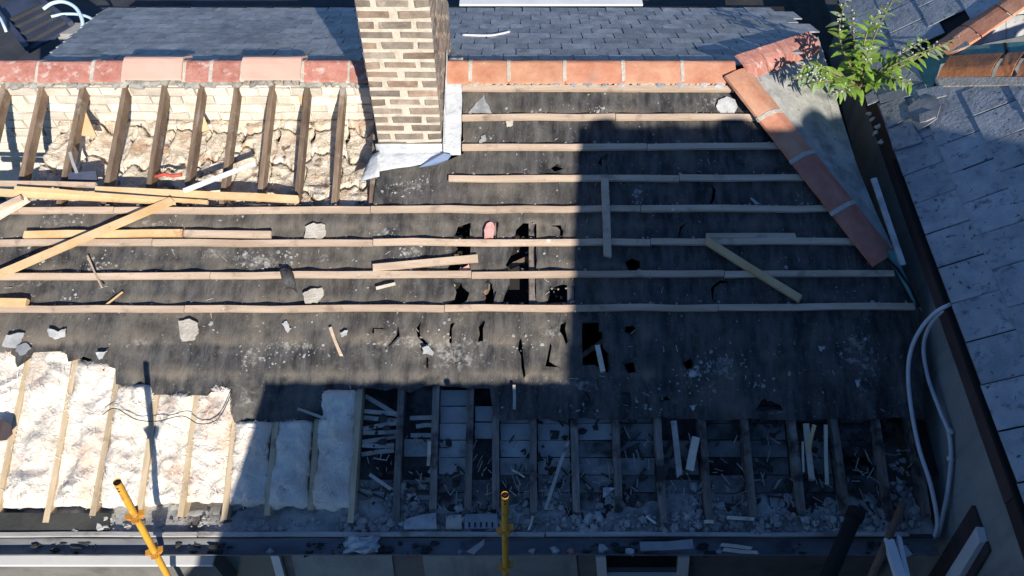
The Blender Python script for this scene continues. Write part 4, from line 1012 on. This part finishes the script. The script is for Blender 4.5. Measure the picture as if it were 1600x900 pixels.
flake('slate_fragment', [(1335, 594), (1344, 594), (1340, 606)], .008, .005, m_flake, 'pale pointed chip low on the shaded right felt')
flake('slate_fragment', [(1078, 580), (1090, 578), (1086, 590), (1076, 588)], .008, .005, m_flake, 'brightest flake of the scatter beside the small round hole')
flake('slate_fragment', [(1076, 634), (1089, 632), (1082, 642)], .008, .005, m_flake, 'pale flake just above the lower felt edge in the shade')
flake('slate_fragment', [(1172, 309), (1180, 314), (1190, 320), (1178, 319)], .008, .005, m_flake, 'thin folded flake on the shaded felt near the hip')
flake('slate_fragment', [(752, 214), (758, 211), (760, 218), (752, 226), (748, 224)], .008, .006, m_flake, 'white chip to the right of the chimney flashing')
flake('slate_fragment', [(790, 191), (800, 188), (802, 196), (792, 199)], .008, .006, m_mortar, 'mortar chip between the second and third batten near the chimney')
flake('slate_fragment', [(733, 176), (744, 162), (756, 148), (762, 164), (768, 178)], .008, .006, m_flake, 'leaning translucent flake above the batten beside the chimney')
flake('slate_fragment', [(474, 460), (486, 452), (504, 450), (506, 462), (496, 474), (478, 474)], .008, .012, m_mortar, 'lump of mortar above the lowest batten left of centre')
flake('slate_fragment', [(478, 356), (490, 350), (508, 352), (510, 368), (498, 374), (476, 372)], .008, .014, m_mortar, 'crumbled mortar heap between the third and fourth row')
flake('slate_fragment', [(760, 352), (768, 348), (773, 356), (771, 372), (757, 374), (757, 362)], .006, .02, m_pink, 'pink tuft of insulation poking from the felt')
flake('pink_scrap', [(722, 420), (732, 414), (733, 422), (718, 424)], -.02, .012, m_pink, 'pink scrap inside the felt hole below the slanting batten')
# curled felt tongue
rows = []
for j in range(9):
    t = j / 8
    rows.append([onr(436 + i * 4.2 + t * 8, 416 + t * 34 + (i - 2) ** 2 * .8, .02 + .05 * math.sin(pi * t) + .006 * math.cos(i * 2)) for i in range(6)])
tag(sheet('felt_scrap', rows, m_felt, None, .004), 'curled tongue of black felt lying over a batten', 'felt scrap')
# things under the top rafters
tag(prism('blue_board', [Vector((x, y, z)) for x, y, z in [tuple(CAM + ray(a, b) * 5.28) for a, b in ((108, 272), (152, 269), (154, 283), (110, 287))]], Vector((0, -.4, 1)), .02, m_panel), 'dark blue board lying between the first bare rafters', 'board')
tag(tube('red_strap', [CAM + ray(a, b) * 5.30 for a, b in ((242, 276), (258, 272), (270, 275), (284, 273))], .012, m_redc, None, 8), 'red plastic strap lying on the cream insulation', 'strap')
tag(bar('grey_hanger', CAM + ray(110, 238) * 5.22, CAM + ray(121, 271) * 5.22, Vector((0, -.5, 1)), .02, .012, m_leadd, None), 'grey metal strap hanging from the second bare rafter', 'strap')
# noggins: pale yellow triangles of timber between the rafters at the ridge
for k, (P, l) in enumerate((([(124, 150), (122, 212), (152, 214)], 'yellow wedge of board beside the second bare rafter'), ([(312, 165), (310, 208), (328, 203)], 'yellow wedge of board beside the fifth bare rafter'), ([(461, 132), (481, 132), (473, 172)], 'pale wedge of board near the chimney end of the ridge'))):
    tag(prism('board_wedge', [onr(a, b, -.11) for a, b in P], RN, .016, m_fresh), l, 'board')
tag(prism('slate_fragment', [onr(a, b, .05) for a, b in ((-14, 660), (6, 656), (18, 664), (20, 678), (10, 688), (-12, 690))], RN, .012, m_fascia), 'dark rounded slate on the insulation at the left edge', 'fragment')
w_ = spline([onr(a, b, n) for a, b, n in ((160, 648, .03), (180, 638, .035), (212, 655, .03), (245, 658, .03), (285, 650, .035), (310, 662, .03), (335, 658, .035), (350, 640, .03), (362, 612, .02))])
tag(tube('wire', w_, .003, m_black, None, 5), 'thin dark wire straggling across the sunlit insulation', 'wire')
# things on the wall head and in the gutter
def headbox(name, P, z0, h, mat, label, cat):
    P = [hit(a, b, Vector((0, 0, z0)), Vector((0, 0, 1))) for a, b in P]; return tag(prism(name, P, Vector((0, 0, 1)), h, mat), label, cat)
ZH = E0.z - .03
headbox('concrete_block', [(632, 830), (683, 829), (682, 806), (664, 808), (634, 816)], ZH, .045, m_flake, 'pale broken concrete block on the wall head', 'block')
headbox('stone_block', [(697, 829), (722, 829), (721, 808), (698, 810)], ZH, .04, m_mortar, 'squat stone block beside the slotted brick', 'block')
ab = headbox('air_brick', [(726, 829), (778, 829), (777, 806), (727, 807)], ZH, .035, m_leadd, 'grey slotted air brick on the wall head', 'brick')
for k in range(5):
    x = 732 + k * 9; P = [hit(a, b, Vector((0, 0, ZH + .0352)), Vector((0, 0, 1))) for a, b in ((x, 824), (x + 2.6, 824), (x + 2.6, 816), (x, 816))]
    prism('slot', P, Vector((0, 0, 1)), .0015, m_black, ab)
rows = []
for j in range(7):
    rows.append([CAM + ray(538 + i * 9 + 3 * math.sin(j * 2), 838 + j * 4.3 + 2 * math.cos(i * 1.7)) * (4.50 + .022 * math.sin(i * 2.3 + j * 1.9) - .02 * (1 - abs(i - 3) / 3)) for i in range(7)])
tag(sheet('plastic_bag', rows, m_poly, None, .002), 'crumpled pale plastic bag lying in the gutter', 'bag')
for k, (px, py, r_, m, l) in enumerate(((422, 860, .022, m_flake, 'rounded pale stone at the left in the gutter'), (832, 862, .024, m_mortar, 'tan stone in the gutter right of the upright pole'), (868, 861, .034, m_flake, 'broad pale flake in the gutter, right of the tan stone'), (892, 861, .024, m_terrao, 'pinkish fragment in the gutter beside the broad flake'),
        (943, 857, .032, m_flake, 'blue-grey lump in the gutter above the dark window'), (986, 860, .03, m_flake, 'pale lump in the gutter over the middle of the window'), (720, 862, .018, m_flake, 'small pale curl in the gutter left of the upright pole'), (1125, 860, .02, m_flake, 'small stone in the gutter beside the wood scraps'))):
    q = CAM + ray(px, py) * 4.53; gme = chunk_geo(q - Vector((0, 0, .02)), r_, RX_, Vector((0, 1, 0)), Vector((0, 0, 1)), .9, 8); tag(mk('stone', gme[0], gme[1], m), l, 'stone')
tag(bar('lead_roll', CAM + ray(1000, 856) * 4.52, CAM + ray(1082, 852) * 4.50, Vector((0, -.3, 1)), .05, .03, m_leadd, None, jit=.006), 'long grey lead offcut lying in the gutter', 'lead')
for (a, b, l) in (((1128, 850), (1168, 857), 'upper of the yellow wood scraps in the gutter'), ((1132, 858), (1180, 864), 'lower of the yellow wood scraps in the gutter')):
    tag(bar('wood_scrap', CAM + ray(*a) * 4.50, CAM + ray(*b) * 4.50, Vector((0, -.4, 1)), .02, .01, m_pale, None, ragged=(.02, .03), jit=.004), l, 'wood scrap')
tag(prism('lead_offcut', [CAM + ray(a, b) * 4.50 for a, b in ((728, 862), (752, 846), (757, 842), (756, 852), (740, 866))], Vector((0, -.4, 1)), .005, m_leadd), 'pointed grey lead offcut in the gutter left of the upright pole', 'lead')
rows = [[CAM + ray(900 + 10 * i + 42 - 8 * j * (i == 2), 762 + 7 * j) * 4.62 for i in range(3)] for j in range(3)]
tag(sheet('plastic_scrap', [[p + Vector((0, 0, .02 * math.sin(3 * i + 2 * j))) for i, p in enumerate(r2)] for j, r2 in enumerate(rows)], m_poly, None, .002), 'crumpled pale plastic scrap low between the sooty rafters', 'scrap')

# ------------------------------------------------------------------ scaffold standards
def standard(a, b, ya, yb, label, cups, rad=.0188):
    ra, rb_ = ray(*a), ray(*b); A = CAM + ra * (ya / ra.y); B = CAM + rb_ * (yb / rb_.y); d = (A - B).normalized(); Bx = A - d * (A.z / d.z)
    t = thing('scaffold_pole', label, 'scaffold pole', Bx, 'yellow scaffold poles at the eave')
    L = (A - Bx).length
    tube('tube', [Bx, A], rad, m_yellow, t, 14, cap=False)
    tube('tube_bore', [A - d * .2, A - d * .006], rad * .85, m_black, t, 12)
    tube('spigot_collar', [A - d * .01, A], [rad * 1.06, rad * 1.06], m_orange, t, 14, cap=False)
    for pxy in cups:
        rc = ray(*pxy); C_ = min((A - d * (L * i / 4000) for i in range(2600)), key=lambda p: ((p - CAM).normalized() - rc.normalized()).length)
        tube('ring', [C_ + d * .008, C_ - d * .008], rad * 1.55, m_orange, t, 14)
        for k in range(4):
            an = k * pi / 2 + .3; u = Vector((cos(an), sin(an), 0)); w = Vector((-sin(an), cos(an), 0))
            V = []
            for zz in (0.016, -.030):
                wd = .020 if zz > 0 else .011
                ex = .030 if zz > 0 else .012
                V += [C_ + u * (rad * .9) + w * wd + d * zz, C_ + u * (rad * .9) - w * wd + d * zz, C_ + u * (rad + ex) - w * wd * .8 + d * zz, C_ + u * (rad + ex) + w * wd * .8 + d * zz]
            mk('pressing', V, BOXF, m_orange, t)
    for k in range(2):
        mk('bolt', *tube_geo([A - d * (.035 + .03 * k) + Vector((0, -rad * 1.1, 0)), A - d * (.035 + .03 * k) + Vector((0, -rad * .9, 0))], .006, 8), m_black, t)
    return t
standard((183, 753), (262, 900), 1.70, 1.67, 'yellow scaffold pole leaning at the left end of the gutter', [(211, 806), (242, 862)])
standard((789, 773), (790, 900), 1.67, 1.66, 'upright orange-yellow scaffold pole in the shade at mid gutter', [(790, 828), (790, 885)])

# ------------------------------------------------------------------ pipes on the side wall
def wallpts(P): return [onwall(a, b, o) for a, b, o in P]
p1 = spline(wallpts([(1490, 474, -.02), (1482, 477, .10), (1462, 488, .16), (1440, 512, .2), (1424, 545, .22), (1419, 585, .22), (1424, 640, .2), (1436, 700, .17), (1452, 750, .14), (1462, 795, .11), (1464, 825, .10), (1452, 858, .10)]))
tag(tube('plastic_pipe', p1, .0128, m_pipe, None, 10), 'longer outer white plastic pipe looping down the side wall', 'pipe', 'white pipes on the side wall')
p2 = spline(wallpts([(1492, 480, -.02), (1482, 484, .06), (1466, 494, .08), (1450, 515, .09), (1443, 545, .09), (1450, 590, .07), (1468, 640, .05), (1482, 675, .03), (1486, 715, .025), (1481, 765, .03), (1470, 820, .04), (1464, 838, .05)]))
pp = tube('plastic_pipe', p2, .0128, m_pipe, None, 10); tag(pp, 'shorter inner white plastic pipe clipped to the side wall', 'pipe', 'white pipes on the side wall')
for y in (674, 717):
    c_ = onwall(1485, y, .027); tube('clip', [c_ + Vector((0, 0, -.006)), c_ + Vector((0, 0, .006))], .022, m_wpaint, pp, 12)

# ------------------------------------------------------------------ dark panels and hoses behind the ridge at the left
ll = thing('low_roof', 'dark flat roof below the ridge at the top left corner', 'flat roof', (-5.5, 6.5, 0))
mk('deck', boxv(-8.5, -4.05, 4.95, 6.9, 4.6, 5.5), BOXF, m_flat, ll)
def pan(P, t): return [CAM + ray(a, b) * t for a, b in P]
pn = thing('stacked_panel', 'dark blue slatted panel leaning beside the back slates', 'panel', CAM + ray(60, 60) * 7.4)
A_, B_, C_, D_ = [CAM + ray(a, b) * t for (a, b), t in (((-8, 16), 7.7), ((50, -8), 7.9), ((116, 44), 7.4), ((46, 84), 7.1))]
pnn = (B_ - A_).cross(D_ - A_).normalized()
if pnn.z < 0: pnn = -pnn
prism('sheet', [A_, B_, C_, D_], pnn, .03, m_panel, pn)
for u in (.40, .56, .72, .90):
    a_ = A_.lerp(D_, u); b_ = B_.lerp(C_, u); bar('slat', a_ + pnn * .03, b_ + pnn * .03, pnn, .035, .03, m_flat, pn)
for u in (.02, .98):
    bar('rail', A_.lerp(B_, u) + pnn * .032, D_.lerp(C_, u) + pnn * .032, pnn, .05, .04, m_panel, pn)
h1 = spline([CAM + ray(a, b) * t for a, b, t in ((68, 14, 7.5), (82, 5, 7.5), (100, 3, 7.5), (118, 12, 7.45), (128, 30, 7.4), (128, 46, 7.35), (122, 58, 7.3))])
tag(tube('hose', h1, .018, m_hose, None, 8), 'pale hose arching over the dark panel', 'hose', 'pale hoses beside the dark panel')
h2 = spline([CAM + ray(a, b) * t for a, b, t in ((80, 26, 7.4), (100, 22, 7.45), (125, 23, 7.45), (144, 30, 7.4), (150, 42, 7.35), (144, 54, 7.3))])
tag(tube('hose', h2, .014, m_hose, None, 8), 'blue hose lying lower, looping to the edge of the slates', 'hose', 'pale hoses beside the dark panel')
h3 = spline([CAM + ray(a, b) * t for a, b, t in ((-12, 16, 7.3), (0, 28, 7.25), (6, 40, 7.2), (10, 50, 7.2))])
tag(tube('hose', h3, .014, m_hose, None, 8), 'short end of hose at the picture corner', 'hose', 'pale hoses beside the dark panel')
h4 = spline([bp(-.42, 1.0, .02), bp(-.2, .98, .02), bp(-.1, 1.04, .02), bp(-.02, 1.12, .02)])
tag(tube('cable', h4, .010, m_pipe, None, 6), 'thin white cable lying on the back slates beside the chimney', 'cable')

# ------------------------------------------------------------------ the plant in the valley
root = CAM + ray(1345, 135) * 5.75
plant = thing('buddleia', 'green self-seeded shrub growing out of the valley between the roofs', 'plant', root)
lv = []
for k in range(3):
    V = []; n = 5
    for i in range(n + 1):
        t = i / n; w = .21 * math.sin(pi * min(1, t * .92 + .06)) ** .8 * (1 - .3 * t); z = -.28 * t * t * (1 + .3 * k)
        V += [(-w, t, z + .05 * w * 4), (0, t, z), (w, t, z + .05 * w * 4)]
    Fc = []
    for i in range(n):
        a = 3 * i; Fc += [(a, a + 1, a + 4, a + 3), (a + 1, a + 2, a + 5, a + 4)]
    lv.append((mesh('leaf', V, Fc, m_leaf, True), mesh('leaf', V, Fc, m_leafg, True)))
rp_ = random.Random(21)
br = [((1322, -8), 5.85, (1312, 60)), ((1330, 10), 6.0, (1335, 70)), ((1398, -6), 5.8, (1365, 60)), ((1380, 8), 5.6, (1352, 60)), ((1508, 52), 5.75, (1425, 95)), ((1470, 70), 5.55, (1400, 100)), ((1238, 124), 5.45, (1295, 118)), ((1262, 132), 5.4, (1300, 126)), ((1250, 104), 5.5, (1290, 108)), ((1425, 134), 5.4, (1390, 122)), ((1300, 148), 5.35, (1325, 138)), ((1360, 66), 5.45, (1352, 100)), ((1448, 60), 5.7, (1395, 92))]
nleaf = 0
fl = Bag()
for bi, (e, t, mid) in enumerate(br):
    E_ = CAM + ray(*e) * t; Mid = CAM + ray(*mid) * ((t + 5.7) / 2 - .08)
    P = spline([root, Mid, E_], 10)
    tube('stem', P, [.009 - .006 * i / len(P) for i in range(len(P))], m_stem, plant, 6)
    k = 22
    for i in range(k):
        u = .12 + .86 * i / k; idx = u * (len(P) - 1); a = int(idx); q = P[a].lerp(P[min(a + 1, len(P) - 1)], idx - a); d = (P[min(a + 1, len(P) - 1)] - P[max(a - 1, 0)]).normalized()
        sd_ = d.cross(Vector((0, 0, 1))).normalized() * (1 if i % 2 else -1)
        dirv = (d * rp_.uniform(.2, .9) + sd_ * rp_.uniform(.5, 1.1) + Vector((0, -.25, rp_.uniform(-.5, .35)))).normalized()
        ln = rp_.uniform(.08, .135) * (1.2 - .65 * u)
        ax = dirv.cross(Vector((rp_.uniform(-.3, .3), rp_.uniform(-.5, .1), 1))).normalized(); az = ax.cross(dirv)
        grey = u > .55 and rp_.random() < .55
        inst('leaf', rp_.choice(lv)[1 if grey else 0], q, ax, dirv, az, plant, (ln, ln, ln)); nleaf += 1
        if u > .55 and rp_.random() < .5:
            for _ in range(2): fl.add(chunk_geo(q + Vector((rp_.uniform(-.03, .03), rp_.uniform(-.03, .03), rp_.uniform(0, .03))), rp_.uniform(.003, .009), RX_, RV, RN, 1.2, 5))
o = fl.build('seed_heads', m_flower, plant); o['kind'] = 'stuff'
